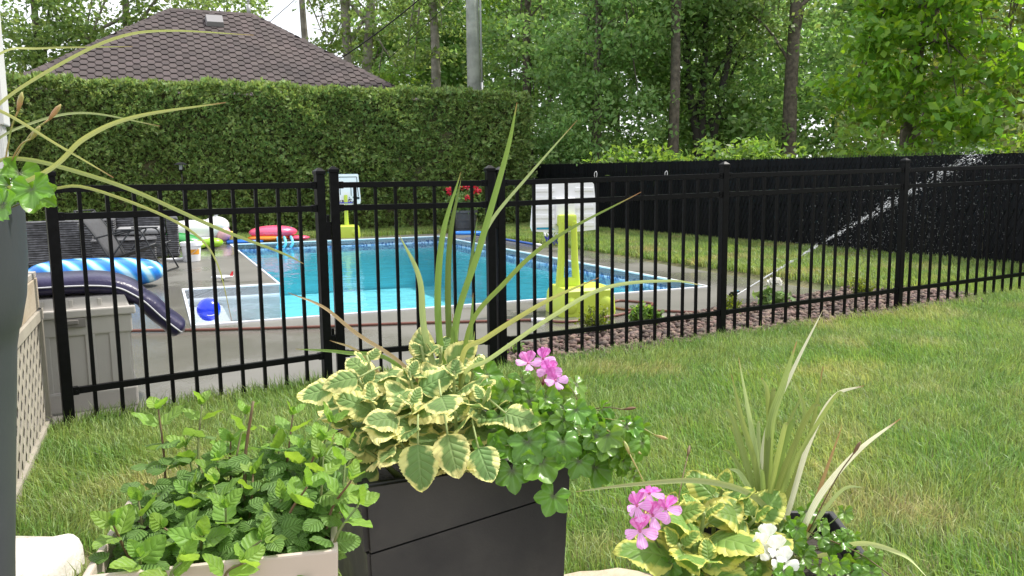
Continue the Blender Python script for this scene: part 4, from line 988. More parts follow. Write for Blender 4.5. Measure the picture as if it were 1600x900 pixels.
b = MB(); b.tube([(-5.62, 13.05, 0.03), (-5.30, 13.12, 0.03)], [0.018, 0.03], 10); b.ell((-5.29, 13.12, 0.035), (0.03, 0.035, 0.033), 10, 6)
tag(b.build('pool_nozzle', WPL, None, True, origin=(-5.4, 13.1, 0)), 'small white plastic nozzle lying left of the pail', 'nozzle')
# green turtle-like float
LIME = mat('lime_vinyl', (0.30, 0.55, 0.02), 0.25, coat=0.4); DGREEN = mat('green_vinyl', (0.03, 0.26, 0.06), 0.25, coat=0.4)
c = P(9.3, -5.25, 0.0); t = thing('green_float', 'lime and dark green inflatable float lying by the wicker seats', 'pool float', c)
b = MB(); b.ell(c + Vector((0, 0, 0.14)), (0.42, 0.30, 0.15), 20, 12, M=Matrix.Rotation(TH, 4, 'Z') @ Matrix.Rotation(0.22, 4, 'Y')); b.build('shell', DGREEN, t, True)
b = MB(); b.ell(c + ax_b * 0.05 + Vector((0, 0, 0.10)), (0.50, 0.36, 0.085), 20, 10, M=Matrix.Rotation(TH, 4, 'Z')); b.build('rim', LIME, t, True)
b = MB(); b.ell(c + ax_b * 0.47 - ax_a * 0.22 + Vector((0, 0, 0.10)), (0.2, 0.15, 0.10), 16, 10, M=Matrix.Rotation(TH, 4, 'Z')); b.build('head', LIME, t, True)
for s, v_ in ((-0.4, -0.32), (-0.45, 0.3), (0.2, -0.38), (0.28, 0.38)): b = MB(); b.ell(c + ax_b * s + ax_a * v_ + Vector((0, 0, 0.07 if s > -0.3 else 0.17)), (0.16, 0.09, 0.065), 12, 8, M=Matrix.Rotation(TH + s, 4, 'Z')); b.build('flipper', LIME if s > -0.3 else DGREEN, t, True)
# white float with ear and pink patch
WV = mat('white_vinyl_toy', (0.78, 0.77, 0.78), 0.25, coat=0.3); PK = mat('pink_vinyl', (0.78, 0.10, 0.20), 0.25, coat=0.3); PKL = mat('pale_pink_vinyl', (0.78, 0.42, 0.46), 0.3); GRYV = mat('grey_vinyl', (0.42, 0.43, 0.45), 0.35)
c = P(10.3, -5.0, 0.0); t = thing('white_float', 'white inflatable animal float with pointed grey ear behind the green float', 'pool float', c)
b = MB(); b.ell(c + Vector((0, 0, 0.30)), (0.52, 0.30, 0.20), 24, 12, M=Matrix.Rotation(TH, 4, 'Z'), fn=sup); b.build('body', WV, t, True)
b = MB(); b.ell(c + ax_b * 0.38 + Vector((0, 0, 0.37)), (0.26, 0.25, 0.19), 20, 12, M=Matrix.Rotation(TH, 4, 'Z')); b.build('head', WV, t, True)
b = MB(); b.ell(c + ax_b * 0.50 - ax_a * 0.10 + Vector((0, 0, 0.20)), (0.15, 0.18, 0.16), 16, 10); b.build('muzzle', PKL, t, True)
b = MB(); b.tube([c + ax_b * 0.36 + Vector((0, 0, 0.52)), c + ax_b * 0.40 + Vector((0, 0, 0.60)), c + ax_b * 0.43 + Vector((0, 0, 0.68))], [0.09, 0.055, 0.008], 10, flat=0.5); b.build('ear', GRYV, t, True)
b = MB(); b.lathe(c + Vector((0, 0, 0.0)), [(0.0, 0.01), (0.36, 0.02), (0.42, 0.08), (0.36, 0.15), (0, 0.15)], 20); b.build('ring', WV, t, True)
# pink float with orange belly and light blue arms
c = P(10.25, -3.50, 0.0); t = thing('pink_float', 'pink inflatable float with orange belly and light blue arms at the pool edge', 'pool float', c); OR = mat('orange_vinyl', (0.80, 0.22, 0.02), 0.3); LB = mat('light_blue_vinyl', (0.12, 0.52, 0.75), 0.3)
b = MB(); b.ell(c + Vector((0, 0, 0.20)), (0.50, 0.30, 0.14), 24, 12, M=Matrix.Rotation(TH, 4, 'Z')); b.build('body', PK, t, True)
b = MB(); b.ell(c + ax_b * 0.50 + Vector((0, 0, 0.06)), (0.26, 0.2, 0.055), 16, 8, M=Matrix.Rotation(TH, 4, 'Z')); b.build('tail', PK, t, True)
b = MB(); b.ell(c - ax_b * 0.12 - ax_a * 0.06 + Vector((0, 0, 0.085)), (0.42, 0.30, 0.075), 20, 10, M=Matrix.Rotation(TH, 4, 'Z')); b.build('belly', OR, t, True)
for k in range(3):
    p = c + ax_b * (0.04 + 0.14 * k) - ax_a * 0.26; b = MB(); b.tube(spline([p + Vector((0, 0, 0.10)), p - ax_a * 0.12 + Vector((0, 0, 0.07)), p - ax_a * 0.20 + Vector((0, 0, -0.03)), p - ax_a * 0.21 - ax_b * 0.05 + Vector((0, 0, -0.10))], 10), 0.03, 8); b.build('arm', LB, t, True)
b = MB(); b.box(c + ax_b * 0.36 + Vector((0, 0, 0.27)), (0.06, 0.06, 0.05), TH, bev=0.015); b.build('fin', LB, t)
# flat blue lilo and yellow foam piece
BLU = mat('blue_vinyl', (0.02, 0.16, 0.62), 0.3); YEL = mat('yellow_foam', (0.75, 0.60, 0.12), 0.7)
c = P(10.1, -4.15, 0.0); b = MB()
for k in range(4): b.tube([c + ax_a * (-0.15 + 0.1 * k) - ax_b * 0.30 + Vector((0, 0, 0.035)), c + ax_a * (-0.15 + 0.1 * k) + ax_b * 0.40 + Vector((0, 0, 0.035))], 0.05, 10, flat=0.65)
tag(b.build('air_bed', BLU, None, True, origin=c), 'flat blue air bed between the white and pink floats', 'pool float')
c = P(10.35, -4.35, 0); b = MB(); b.box(c + Vector((0, 0, 0.12)), (0.13, 0.10, 0.24), TH, bev=0.03); tag(b.build('foam_block', YEL, None, True, origin=c), 'small yellow foam block behind the blue air bed', 'foam block')
# ball floating on the shallow step
BALLM = mat('blue_ball', (0.005, 0.035, 0.72), 0.22, coat=0.5)
c = P(1.25, -5.30, WZ + 0.085); t = thing('beach_ball', 'shiny blue ball floating over the white pool steps', 'ball', c)
b = MB(); b.ell(c, (0.118, 0.118, 0.118), 28, 18); b.build('skin', BALLM, t, True)
b = MB(); b.tube([c + Vector((0.118 * math.cos(a_) * math.sin(1.85), -0.118 * abs(math.sin(a_)) * math.sin(1.85) if True else 0, 0.118 * math.cos(1.85) + 0.012 * math.cos(3 * a_))) * 1 for a_ in np.linspace(4.9, 5.8, 10)], 0.0035, 5); b.build('print_stripe', WPL, t, True)
# toy airplane
c = P(3.35, -5.02, 0.0); t = thing('toy_airplane', 'small white toy airplane with a red tail fin on the wet deck', 'toy', c); d_ = Vector((0.96, 0.05, 0)).normalized() * -1; s_ = Vector((d_.y, -d_.x, 0)); RED = mat('red_plastic', (0.65, 0.02, 0.03), 0.4)
b = MB(); b.tube([c + d_ * q + Vector((0, 0, 0.055)) for q in (0.135, 0.12, 0.08, -0.06, -0.12, -0.14)], [0.004, 0.016, 0.024, 0.024, 0.014, 0.005], 12); b.build('fuselage', WPL, t, True)
for s in (-1, 1):
    b = MB(); q = c + Vector((0, 0, 0.048)); b.add([q + d_ * 0.03 + s_ * s * 0.015, q - d_ * 0.03 + s_ * s * 0.015, q - d_ * 0.075 + s_ * s * 0.125, q - d_ * 0.055 + s_ * s * 0.125] + [q + d_ * 0.03 + s_ * s * 0.015 + Vector((0, 0, 0.008)), q - d_ * 0.03 + s_ * s * 0.015 + Vector((0, 0, 0.008)), q - d_ * 0.075 + s_ * s * 0.125 + Vector((0, 0, 0.014)), q - d_ * 0.055 + s_ * s * 0.125 + Vector((0, 0, 0.014))], [(3, 2, 1, 0), (4, 5, 6, 7), (0, 1, 5, 4), (1, 2, 6, 5), (2, 3, 7, 6), (3, 0, 4, 7)]); b.build('wing', WPL, t)
    b = MB(); b.tube([q - d_ * 0.005 + s_ * s * 0.06 + Vector((0, 0, -0.008)), q - d_ * 0.045 + s_ * s * 0.06 + Vector((0, 0, -0.008))], 0.010, 10); b.build('engine', GRYV, t, True)
    b = MB(); b.box(q - d_ * 0.122 + s_ * s * 0.03 + Vector((0, 0, 0.018)), (0.03, 0.05, 0.004), math.atan2(d_.y, d_.x)); b.build('tailplane', WPL, t)
q = c - d_ * 0.118; b = MB(); b.add([q + d_ * 0.02 + s_ * 0.004 + Vector((0, 0, 0.07)), q - d_ * 0.02 + s_ * 0.004 + Vector((0, 0, 0.065)), q - d_ * 0.03 + s_ * 0.003 + Vector((0, 0, 0.125)), q - d_ * 0.012 + s_ * 0.003 + Vector((0, 0, 0.125)), q + d_ * 0.02 - s_ * 0.004 + Vector((0, 0, 0.07)), q - d_ * 0.02 - s_ * 0.004 + Vector((0, 0, 0.065)), q - d_ * 0.03 - s_ * 0.003 + Vector((0, 0, 0.125)), q - d_ * 0.012 - s_ * 0.003 + Vector((0, 0, 0.125))], [(3, 2, 1, 0), (4, 5, 6, 7), (0, 1, 5, 4), (1, 2, 6, 5), (2, 3, 7, 6), (3, 0, 4, 7)]); b.build('tail_fin', RED, t)
for s in (-1, 1): b = MB(); b.ell(c + s_ * s * 0.03 - d_ * 0.01 + Vector((0, 0, 0.012)), (0.012, 0.006, 0.012), 10, 6); b.build('wheel', BLACK, t, True)

# ------------------------------------------------------------------ basketball hoops
LIMEP = mat('lime_plastic', (0.54, 0.66, 0.075), 0.4, (0.50, 0.62, 0.065), 3); NETW = mat('net_white', (0.75, 0.75, 0.75), 0.8); NETB = mat('net_blue', (0.03, 0.03, 0.30), 0.8); ORNG = mat('hoop_rim_blue', (0.05, 0.28, 0.55), 0.4)
DKP = mat('print_black', (0.015, 0.015, 0.02), 0.6); BLUEP = mat('print_blue', (0.02, 0.33, 0.55), 0.5)
def hoop(label, loc, rz, s, board_z, bw, bh, two_leg, far):
    t = thing('basketball_hoop', label, 'basketball hoop', loc, 'poolside basketball hoops'); L = Vector(loc); R_ = Matrix.Rotation(rz, 4, 'Z')
    def q(x, y, z): return L + R_ @ Vector((x * s, y * s, z))          # local: -y faces the shooter's back (rear), +y front
    b = MB(); W2, D2, H2 = 0.275, 0.23, 0.255 * s; bo = 0.0 if far else 0.12
    prof = [(-0.98, 0.0), (-1.0, 0.10), (-0.94, 0.75), (-0.82, 1.0), (0.82, 1.0), (0.94, 0.75), (1.0, 0.10), (0.98, 0.0)]
    V = []; ys = (-1.0, -0.86, 0.86, 1.0)
    for k, y in enumerate(ys):
        e = 0.90 if k in (0, 3) else 1.0
        for (x, z) in prof: V.append(q(bo + x * W2 * e, y * D2, z * H2 * (e if z > 0.5 else 1)))
    n = len(prof); F = [(k * n + j, k * n + j + 1, (k + 1) * n + j + 1, (k + 1) * n + j) for k in range(3) for j in range(n - 1)] + [tuple(range(n)), tuple(3 * n + j for j in range(n - 1, -1, -1))] + [(k * n, (k + 1) * n, (k + 1) * n + n - 1, k * n + n - 1) for k in range(3)]
    b.add(V, F)
    for sx2 in (-1, 1): b.ell(q(bo + sx2 * 0.17, -0.185, H2 * 0.40), (0.085 * s, 0.072 * s, H2 * 0.40), 14, 8, M=R_)
    b.build('base', LIMEP, t, True, angle=35)
    zb = board_z; b = MB()
    if two_leg:
        for sx2 in (-1, 1): b.tube([q(sx2 * 0.085, 0, H2 * 0.9), q(sx2 * 0.066, 0, (H2 + zb) / 2), q(sx2 * 0.058, 0, zb + bh * 0.20)], [0.040 * s, 0.034 * s, 0.030 * s], 10)
        b.box(q(0, 0, H2 + 0.035), (0.20 * s, 0.07 * s, 0.09), rz, bev=0.015); b.box(q(0, 0.03, zb + bh * 0.22), (0.175 * s, 0.10 * s, 0.11), rz, bev=0.025)
    else: b.tube([q(0, 0, H2 * 0.8), q(0, 0, zb + bh * 0.3)], [0.05 * s, 0.035 * s], 12)
    b.build('pole', LIMEP, t, True, angle=40)
    # backboard: outline tapered to the top, thin box with raised rear ribs
    yb = 0.10; outl = [(-0.46, 1.0), (0.46, 1.0), (0.485, 0.97), (0.5, 0.10), (0.47, 0.0), (0.2, -0.03), (-0.2, -0.03), (-0.47, 0.0), (-0.5, 0.10), (-0.485, 0.97)]
    b = MB(); V = []
    for y in (yb - 0.02, yb + 0.02):
        for x, z in outl: V.append(q(x * bw / s * (1 - 0.10 * z), y, zb + z * bh))
    n = len(outl); b.add(V, [tuple(range(n)), tuple(n + j for j in range(n - 1, -1, -1))] + [(j, n + j, n + (j + 1) % n, (j + 1) % n) for j in range(n)])
    bd = b.build('backboard', WPL, t)
    if not far:
        for k in range(5):
            for sx2 in (-1, 1):
                b = MB(); zc = zb + bh * (0.12 + 0.185 * k); wd_ = 0.30 * bw * (1 - 0.02 * k); b.box(q(sx2 * 0.29 * bw / s, yb - 0.022, zc), (wd_, 0.012 * s, bh * 0.085), rz, bev=0.005); b.build('rib', WPL, bd)
        b = MB(); b.box(q(0, yb - 0.035, zb + bh * 0.42), (0.19, 0.04, 0.24), rz, bev=0.012); b.build('bracket', WPL, bd)
        for sx2 in (-1, 1): b = MB(); b.ell(q(sx2 * 0.055 / s, yb - 0.06, zb + bh * 0.60), (0.012, 0.006, 0.012), 10, 6, M=R_); b.build('bolt', STEEL, bd, True)
        b = MB(); b.add([q(-0.42 * bw / s, yb - 0.024, zb + 0.16 * bh), q(-0.42 * bw / s, yb - 0.024, zb + 0.04 * bh), q(-0.14 * bw / s, yb - 0.024, zb + 0.03 * bh)], [(0, 1, 2)]); b.build('blue_decal', BLUEP, bd)
    else:
        b = MB(); yf = yb - 0.024
        def bar(x0, z0, x1, z1, w_=0.014):
            p0, p1 = q(x0 * bw / s, yf, zb + z0 * bh), q(x1 * bw / s, yf, zb + z1 * bh); b.tube([p0, p1], w_ * 0.5, 4)
        for (x0, z0, x1, z1) in ((-0.38, 0.9, 0.38, 0.9), (-0.42, 0.25, -0.38, 0.9), (0.42, 0.25, 0.38, 0.9), (-0.18, 0.62, 0.18, 0.62), (-0.18, 0.30, -0.18, 0.62), (0.18, 0.30, 0.18, 0.62)): bar(x0, z0, x1, z1)
        b.build('board_lines', DKP, bd)
        b = MB()
        for k in range(60):
            x, z = random.uniform(-0.3, 0.3), abs(random.gauss(0.03, 0.09)); c2 = q(x * bw / s, yf + 0.002, zb + z * bh); b.box(c2, (random.uniform(0.01, 0.03), 0.008, random.uniform(0.01, 0.025)), rz)
        b.box(q(0.36 * bw / s, yf + 0.001, zb + 0.19 * bh), (0.12, 0.008, 0.05), rz); b.build('board_print', DKP, bd)
    fy = 1 if not far else -1
    rc = q(0, yb + fy * 0.24, zb + 0.02); rr = 0.165 * s * 0.8
    if far: rc = q(0, yb - 0.22, zb + 0.03)
    b = MB(); b.tube([rc + Vector((rr * math.cos(a_), rr * math.sin(a_), 0)) for a_ in np.linspace(0, 2 * math.pi, 25)], 0.011, 8, False); b.tube([q(0, yb, zb + 0.02), rc - (rc - q(0, yb, zb + 0.02)).normalized() * rr], 0.02, 8); rim = b.build('rim', ORNG if not far else NETB, t, True)
    for nm, z0, z1, m_ in (('net_top', 0.0, -0.085, NETW), ('net_bottom', -0.085, -0.165, NETB)):
        b = MB()
        for k in range(14):
            for sg in (1, -1):
                def np_(z, a_): r_ = rr * (1 + z * 2.3); return rc + Vector((r_ * math.cos(a_), r_ * math.sin(a_), z))
                a0_ = 2 * math.pi * k / 14; b.tube([np_(z0, a0_), np_((z0 + z1) / 2, a0_ + sg * 0.22), np_(z1, a0_ + sg * 0.44 * 0)], 0.005, 4, False)
        b.build(nm, m_, rim)
    return t
hoop('lime green basketball hoop seen from behind, white ribbed backboard, near the gravel bed', (0.52, 7.55, 0), math.radians(16), 1.0, 0.765, 0.66, 0.44, True, False)
hoop('lime green basketball hoop with outlined white backboard across the pool by the hedge', (-3.68, 18.35, 0), math.radians(8), 1.05, 0.74, 0.66, 0.66, False, True)

# ------------------------------------------------------------------ far flower pot, pool pole, blue ring
POTG = mat('dark_pot', (0.075, 0.078, 0.085), 0.6, (0.055, 0.057, 0.062), 5, bump=0.2, bscale=40)
c = Vector((-1.12, 19.55, 0)); t = thing('flower_pot', 'large dark ribbed flower pot in front of the hedge', 'flower pot', c)
b = MB(); b.lathe(c, [(0, 0.0), (0.23, 0.0), (0.25, 0.10), (0.262, 0.105), (0.268, 0.13), (0.262, 0.135), (0.285, 0.28), (0.297, 0.285), (0.30, 0.31), (0.292, 0.315), (0.31, 0.46), (0.335, 0.47), (0.335, 0.53), (0.30, 0.53), (0.29, 0.46), (0, 0.46)], 28); b.build('body', POTG, t, True, angle=35)
t = thing('red_geranium', 'red flowering geranium growing in the dark pot by the hedge', 'plant', c + Vector((0, 0, 0.46)))
b = MB()
tips = [c + Vector((random.uniform(-0.34, 0.34), random.uniform(-0.2, 0.2), random.uniform(0.72, 1.1))) for _ in range(12)]
for q in tips: b.tube(spline([c + Vector((0, 0, 0.45)), c.lerp(q, 0.5) + Vector((0, 0, 0.36)), q], 6), 0.008, 5)
b.build('stem', LEAF['dark'], t)
V, F = leaf_cloud(np.array(c) + np.array([0, 0, 0.68]) + rng.normal(0, 1, (700, 3)) * np.array([0.17, 0.15, 0.12]), 0.085, 700, aspect=0.9); np_mesh('leaf_mass', V, F, LEAF['ash'], t)['kind'] = 'stuff'
REDF = mat('red_petal', (0.75, 0.03, 0.09), 0.5, transl=0.25, tcol=(0.8, 0.05, 0.1), island=0.2)
for k, q in enumerate([(-0.33, -0.1, 1.02), (0.02, -0.1, 1.09), (0.20, -0.12, 1.08), (0.33, -0.08, 0.98), (0.12, -0.2, 0.82), (0.11, -0.1, 1.10), (-0.3, -0.12, 0.95)]):
    V, F = leaf_cloud(np.array(c) + np.array(q) + rng.normal(0, 1, (60, 3)) * np.array([0.055, 0.05, 0.03]), 0.05, 60, aspect=0.9); np_mesh('flower_head', V, F, REDF, t)
BLUEH = mat('blue_tube', (0.02, 0.10, 0.42), 0.35); BRB = mat('bright_blue_plastic', (0.03, 0.25, 0.80), 0.35)
b = MB(); rc = P(10.12, 0.80, 0.03); b.tube([rc + Vector((0.32 * math.cos(a_), 0.2 * math.sin(a_), 0)) for a_ in np.linspace(0, 2 * math.pi, 30)], 0.035, 8, False)
tag(b.build('coiled_ring', BRB, None, True, origin=rc), 'bright blue ring lying at the foot of the dark flower pot', 'pool toy')
t = thing('telescopic_pole', 'blue telescopic pool pole with white tip lying on the deck', 'pole', P(8, 0.8)); p0, p1 = P(9.9, 0.82, 0.022), P(6.35, 0.78, 0.022)
b = MB(); b.tube([p0, p1], 0.02, 10); b.build('tube', BLUEH, t, True)
b = MB(); b.tube([p1, p1.lerp(p0, -0.05)], 0.026, 10); b.ell(p1.lerp(p0, -0.05), (0.04, 0.03, 0.026), 10, 6); b.build('tip', WPL, t, True)

# ------------------------------------------------------------------ garden hose, sprinkler, water
HOSEM = mat('brown_hose', (0.16, 0.055, 0.035), 0.4, (0.13, 0.045, 0.03), 5)
BL_MAIN = [([(-0.153,1.700,0.759),(-0.153,1.687,0.916),(-0.144,1.673,1.114),(-0.100,1.660,1.260)],0.0140,'g'),
 ([(-0.140,1.700,0.759),(-0.134,1.707,0.912),(-0.130,1.713,1.111),(-0.103,1.720,1.249)],0.0130,'g'),
 ([(-0.165,1.680,0.765),(-0.176,1.653,0.917),(-0.184,1.627,1.049),(-0.219,1.600,1.140)],0.0130,'p'),
 ([(-0.140,1.700,0.759),(-0.123,1.680,0.917),(-0.063,1.660,1.114),(-0.008,1.640,1.295),(0.014,1.620,1.392)],0.0130,'g'),
 ([(-0.133,1.700,0.759),(-0.093,1.650,0.928),(-0.012,1.600,1.045),(0.082,1.550,1.133),(0.237,1.500,1.219)],0.0090,'g'),
 ([(-0.132,1.690,0.762),(-0.103,1.630,0.885),(-0.051,1.570,0.939),(0.062,1.510,1.018),(0.155,1.450,1.069)],0.0100,'y'),
 ([(-0.131,1.690,0.762),(-0.102,1.642,0.843),(-0.044,1.593,0.893),(0.073,1.545,0.982),(0.171,1.497,1.044),(0.278,1.448,1.062),(0.332,1.400,1.059)],0.0080,'p'),
 ([(-0.137,1.700,0.759),(-0.121,1.727,0.908),(-0.092,1.753,1.045),(-0.073,1.780,1.163)],0.0090,'g'),
 ([(-0.135,1.710,0.756),(-0.121,1.718,0.909),(-0.088,1.726,1.044),(-0.047,1.734,1.150),(0.043,1.742,1.258),(0.141,1.750,1.366)],0.0080,'p'),
 ([(-0.142,1.690,0.762),(-0.212,1.643,0.857),(-0.310,1.595,0.947),(-0.361,1.547,1.007),(-0.414,1.500,1.042)],0.0070,'d'),
 ([(-0.147,1.690,0.762),(-0.240,1.660,0.867),(-0.339,1.630,0.900),(-0.432,1.600,0.915)],0.0080,'g'),
 ([(-0.153,1.700,0.759),(-0.257,1.673,0.823),(-0.316,1.647,0.898),(-0.368,1.620,0.928)],0.0060,'d')]
BL_RIGHT = [([(0.481,1.460,0.548),(0.462,1.473,0.652),(0.452,1.487,0.745),(0.422,1.500,0.910)],0.0120,'p'),
 ([(0.479,1.460,0.548),(0.450,1.467,0.703),(0.423,1.473,0.798),(0.404,1.480,0.882)],0.0100,'g'),
 ([(0.484,1.460,0.535),(0.474,1.470,0.623),(0.478,1.480,0.778),(0.503,1.490,0.858),(0.530,1.500,0.940)],0.0160,'g'),
 ([(0.484,1.470,0.556),(0.469,1.487,0.745),(0.523,1.503,0.879),(0.584,1.520,0.995)],0.0080,'w'),
 ([(0.488,1.460,0.535),(0.495,1.460,0.621),(0.542,1.460,0.753),(0.565,1.460,0.901)],0.0130,'g'),
 ([(0.492,1.460,0.535),(0.503,1.450,0.619),(0.535,1.440,0.759),(0.573,1.430,0.850),(0.624,1.420,0.874)],0.0100,'w'),
 ([(0.491,1.440,0.520),(0.503,1.415,0.574),(0.541,1.390,0.684),(0.594,1.365,0.773),(0.654,1.340,0.838)],0.0110,'w'),
 ([(0.496,1.440,0.520),(0.528,1.433,0.571),(0.555,1.427,0.682),(0.588,1.420,0.801)],0.0080,'b'),
 ([(0.494,1.440,0.520),(0.522,1.420,0.584),(0.557,1.400,0.657),(0.581,1.380,0.700),(0.606,1.360,0.709)],0.0070,'p'),
 ([(0.492,1.450,0.527),(0.478,1.426,0.611),(0.423,1.402,0.681),(0.328,1.378,0.717),(0.214,1.354,0.722),(0.104,1.330,0.719)],0.0100,'p'),
 ([(0.494,1.440,0.507),(0.526,1.380,0.572),(0.581,1.320,0.626),(0.626,1.260,0.634),(0.642,1.200,0.622)],0.0080,'p'),
 ([(0.469,1.420,0.518),(0.433,1.353,0.586),(0.351,1.287,0.587),(0.278,1.220,0.568)],0.0150,'p'),
 ([(0.493,1.470,0.530),(0.524,1.480,0.740),(0.545,1.490,0.803),(0.524,1.500,0.870)],0.0110,'g'),
 ([(0.492,1.480,0.525),(0.485,1.493,0.686),(0.481,1.507,0.832),(0.472,1.520,0.866)],0.0100,'g'),
 ([(0.494,1.490,0.521),(0.506,1.510,0.654),(0.522,1.530,0.749),(0.571,1.550,0.844)],0.0090,'g')]
BL_LEFT = [([(-0.742,1.050,1.213),(-0.705,1.067,1.286),(-0.660,1.083,1.349),(-0.581,1.100,1.403),(-0.514,1.117,1.437),(-0.453,1.133,1.447),(-0.347,1.150,1.443)],0.0080,'y'),
 ([(-0.742,1.050,1.213),(-0.720,1.087,1.352),(-0.679,1.125,1.418),(-0.642,1.163,1.431),(-0.535,1.200,1.438)],0.0070,'y'),
 ([(-0.668,1.000,1.214),(-0.566,0.988,1.254),(-0.498,0.975,1.298),(-0.431,0.962,1.321),(-0.322,0.950,1.335)],0.0110,'y'),
 ([(-0.739,1.050,1.237),(-0.671,1.025,1.342),(-0.610,1.000,1.333),(-0.529,0.975,1.290),(-0.456,0.950,1.252)],0.0060,'y'),
 ([(-0.717,1.050,1.213),(-0.672,1.068,1.293),(-0.622,1.085,1.324),(-0.560,1.103,1.338),(-0.470,1.120,1.321)],0.0060,'p'),
 ([(-0.717,1.050,1.213),(-0.659,1.043,1.267),(-0.611,1.036,1.277),(-0.541,1.029,1.261),(-0.464,1.021,1.235),(-0.363,1.014,1.189),(-0.283,1.007,1.158),(-0.255,1.000,1.145)],0.0090,'y'),
 ([(-0.701,1.050,1.213),(-0.628,1.043,1.244),(-0.576,1.036,1.240),(-0.530,1.029,1.241),(-0.444,1.021,1.211),(-0.390,1.014,1.181),(-0.363,1.007,1.145),(-0.347,1.000,1.075)],0.0060,'y')]
MINT = [(-0.615,1.380,0.857),(-0.547,1.400,0.859),(-0.471,1.400,0.840),(-0.377,1.360,0.850),(-0.308,1.340,0.842),(-0.299,1.240,0.817),(-0.424,1.280,0.775),(-0.466,1.220,0.781),(-0.424,1.150,0.771),(-0.503,1.120,0.755),(-0.442,1.100,0.751),(-0.364,1.120,0.735),(-0.575,1.120,0.759),(-0.575,1.200,0.764),(-0.455,1.060,0.732),(-0.248,1.200,0.793),(-0.412,1.360,0.816),(-0.350,1.300,0.811),(-0.486,1.360,0.804),(-0.564,1.360,0.794),(-0.356,1.200,0.764),(-0.311,1.180,0.791),(-0.231,1.160,0.769),(-0.511,1.060,0.740),(-0.318,1.300,0.822),(-0.272,1.280,0.817),(-0.513,1.250,0.756),(-0.375,1.070,0.725),(-0.488,1.300,0.791)]
PLEC = [((-0.295,1.620,0.870),1.00),((-0.118,1.600,0.840),1.00),((-0.269,1.500,0.810),0.95),((-0.109,1.500,0.785),0.90),((-0.205,1.580,0.846),0.95),((-0.188,1.660,0.880),0.80),((-0.302,1.560,0.837),0.90),((-0.196,1.500,0.804),0.90),((-0.149,1.680,0.875),0.90),((-0.233,1.460,0.768),0.70),((-0.052,1.520,0.809),0.80)]
PLEC_L = [((-0.173,1.430,0.747),0.95,(0.10,-0.55,-0.75)),((-0.120,1.440,0.761),0.95,(0.25,-0.50,-0.75)),((-0.065,1.450,0.733),0.80,(0.35,-0.50,-0.75)),((-0.291,1.500,0.855),0.80,(-0.90,-0.30,0.00)),((-0.339,1.500,0.837),0.80,(-0.95,-0.20,-0.20)),((-0.188,1.660,0.900),0.80,(0.00,0.10,1.00)),((-0.134,1.660,0.886),0.90,(0.80,0.10,0.60)),((-0.015,1.500,0.784),0.85,(0.90,-0.30,-0.20)),((-0.217,1.480,0.823),0.80,(-0.50,-0.60,0.30)),((-0.132,1.460,0.828),0.90,(0.20,-0.80,-0.10))]
PLEC_R = [((0.329,1.360,0.667),0.95),((0.425,1.380,0.646),0.95),((0.273,1.300,0.638),0.85),((0.383,1.440,0.682),0.85),((0.322,1.280,0.613),0.90),((0.262,1.360,0.680),0.70)]
FLOW = [('A',(0.030,1.580,0.885)),('A',(0.060,1.600,0.890)),('A',(0.071,1.580,0.869)),('A',(0.083,1.570,0.852)),('B',(0.198,1.270,0.718)),('B',(0.226,1.280,0.697)),('B',(0.202,1.260,0.679)),('B',(0.249,1.290,0.704)),('B',(0.220,1.280,0.735)),('W',(0.412,1.300,0.630)),('W',(0.432,1.280,0.634)),('W',(0.440,1.270,0.616)),('W',(0.429,1.320,0.638))]
IVY_BUD = [(0.215,1.550,0.798),(0.221,1.500,0.737),(0.105,1.580,0.842),(0.269,1.500,0.761)]
IVY = [((0.072,1.440,0.668),'f'),((-0.004,1.450,0.714),'f'),((0.091,1.460,0.764),'f'),((0.026,1.470,0.762),'f'),((-0.051,1.470,0.750),'f'),((0.187,1.520,0.731),'r'),((0.173,1.560,0.795),'r'),((0.118,1.500,0.813),'t'),((0.033,1.500,0.808),'t'),((-0.015,1.560,0.836),'t'),((0.017,1.600,0.851),'t'),((0.060,1.550,0.825),'t'),((0.209,1.500,0.712),'r'),((0.154,1.500,0.700),'r'),((-0.027,1.520,0.796),'t'),((-0.054,1.640,0.849),'t'),((-0.083,1.700,0.870),'t'),((0.126,1.600,0.837),'t'),((0.094,1.500,0.795),'t'),((0.198,1.560,0.769),'r'),((-0.003,1.480,0.759),'f'),((0.050,1.460,0.728),'f'),((0.121,1.470,0.723),'f'),((0.086,1.580,0.830),'t'),((0.150,1.520,0.775),'r'),((0.228,1.500,0.680),'r')]
IVY_R = [(0.530,1.420,0.640),(0.558,1.400,0.624),(0.599,1.420,0.639),(0.546,1.340,0.616),(0.495,1.320,0.614),(0.587,1.360,0.618),(0.502,1.280,0.605),(0.460,1.280,0.600),(0.542,1.300,0.600),(0.588,1.320,0.601),(0.495,1.400,0.612),(0.561,1.460,0.654),(0.577,1.280,0.593),(0.496,1.460,0.636),(0.396,1.280,0.601)]
IVY_LF = [(-0.607,1.000,1.244),(-0.568,0.980,1.240),(-0.633,1.000,1.252),(-0.611,1.030,1.260),(-0.630,0.980,1.230),(-0.586,0.950,1.222),(-0.584,1.020,1.232)]
HOSE = [(-4.189,6.119,0.015),(-3.807,6.472,0.015),(-3.420,6.782,0.015),(-2.544,6.815,0.015),(-1.750,6.884,0.015),(-0.893,7.014,0.015),(-0.227,7.066,0.015),(0.222,7.100,0.015),(0.440,6.988,0.015),(0.731,7.132,0.015),(1.021,7.389,0.015),(1.211,7.673,0.015),(1.379,7.942,0.015),(1.275,8.076,0.015),(1.065,8.180,0.015),(0.960,7.851,0.015),(1.081,7.606,0.015),(1.423,7.506,0.015),(1.814,7.404,0.015),(2.017,7.691,0.015)]
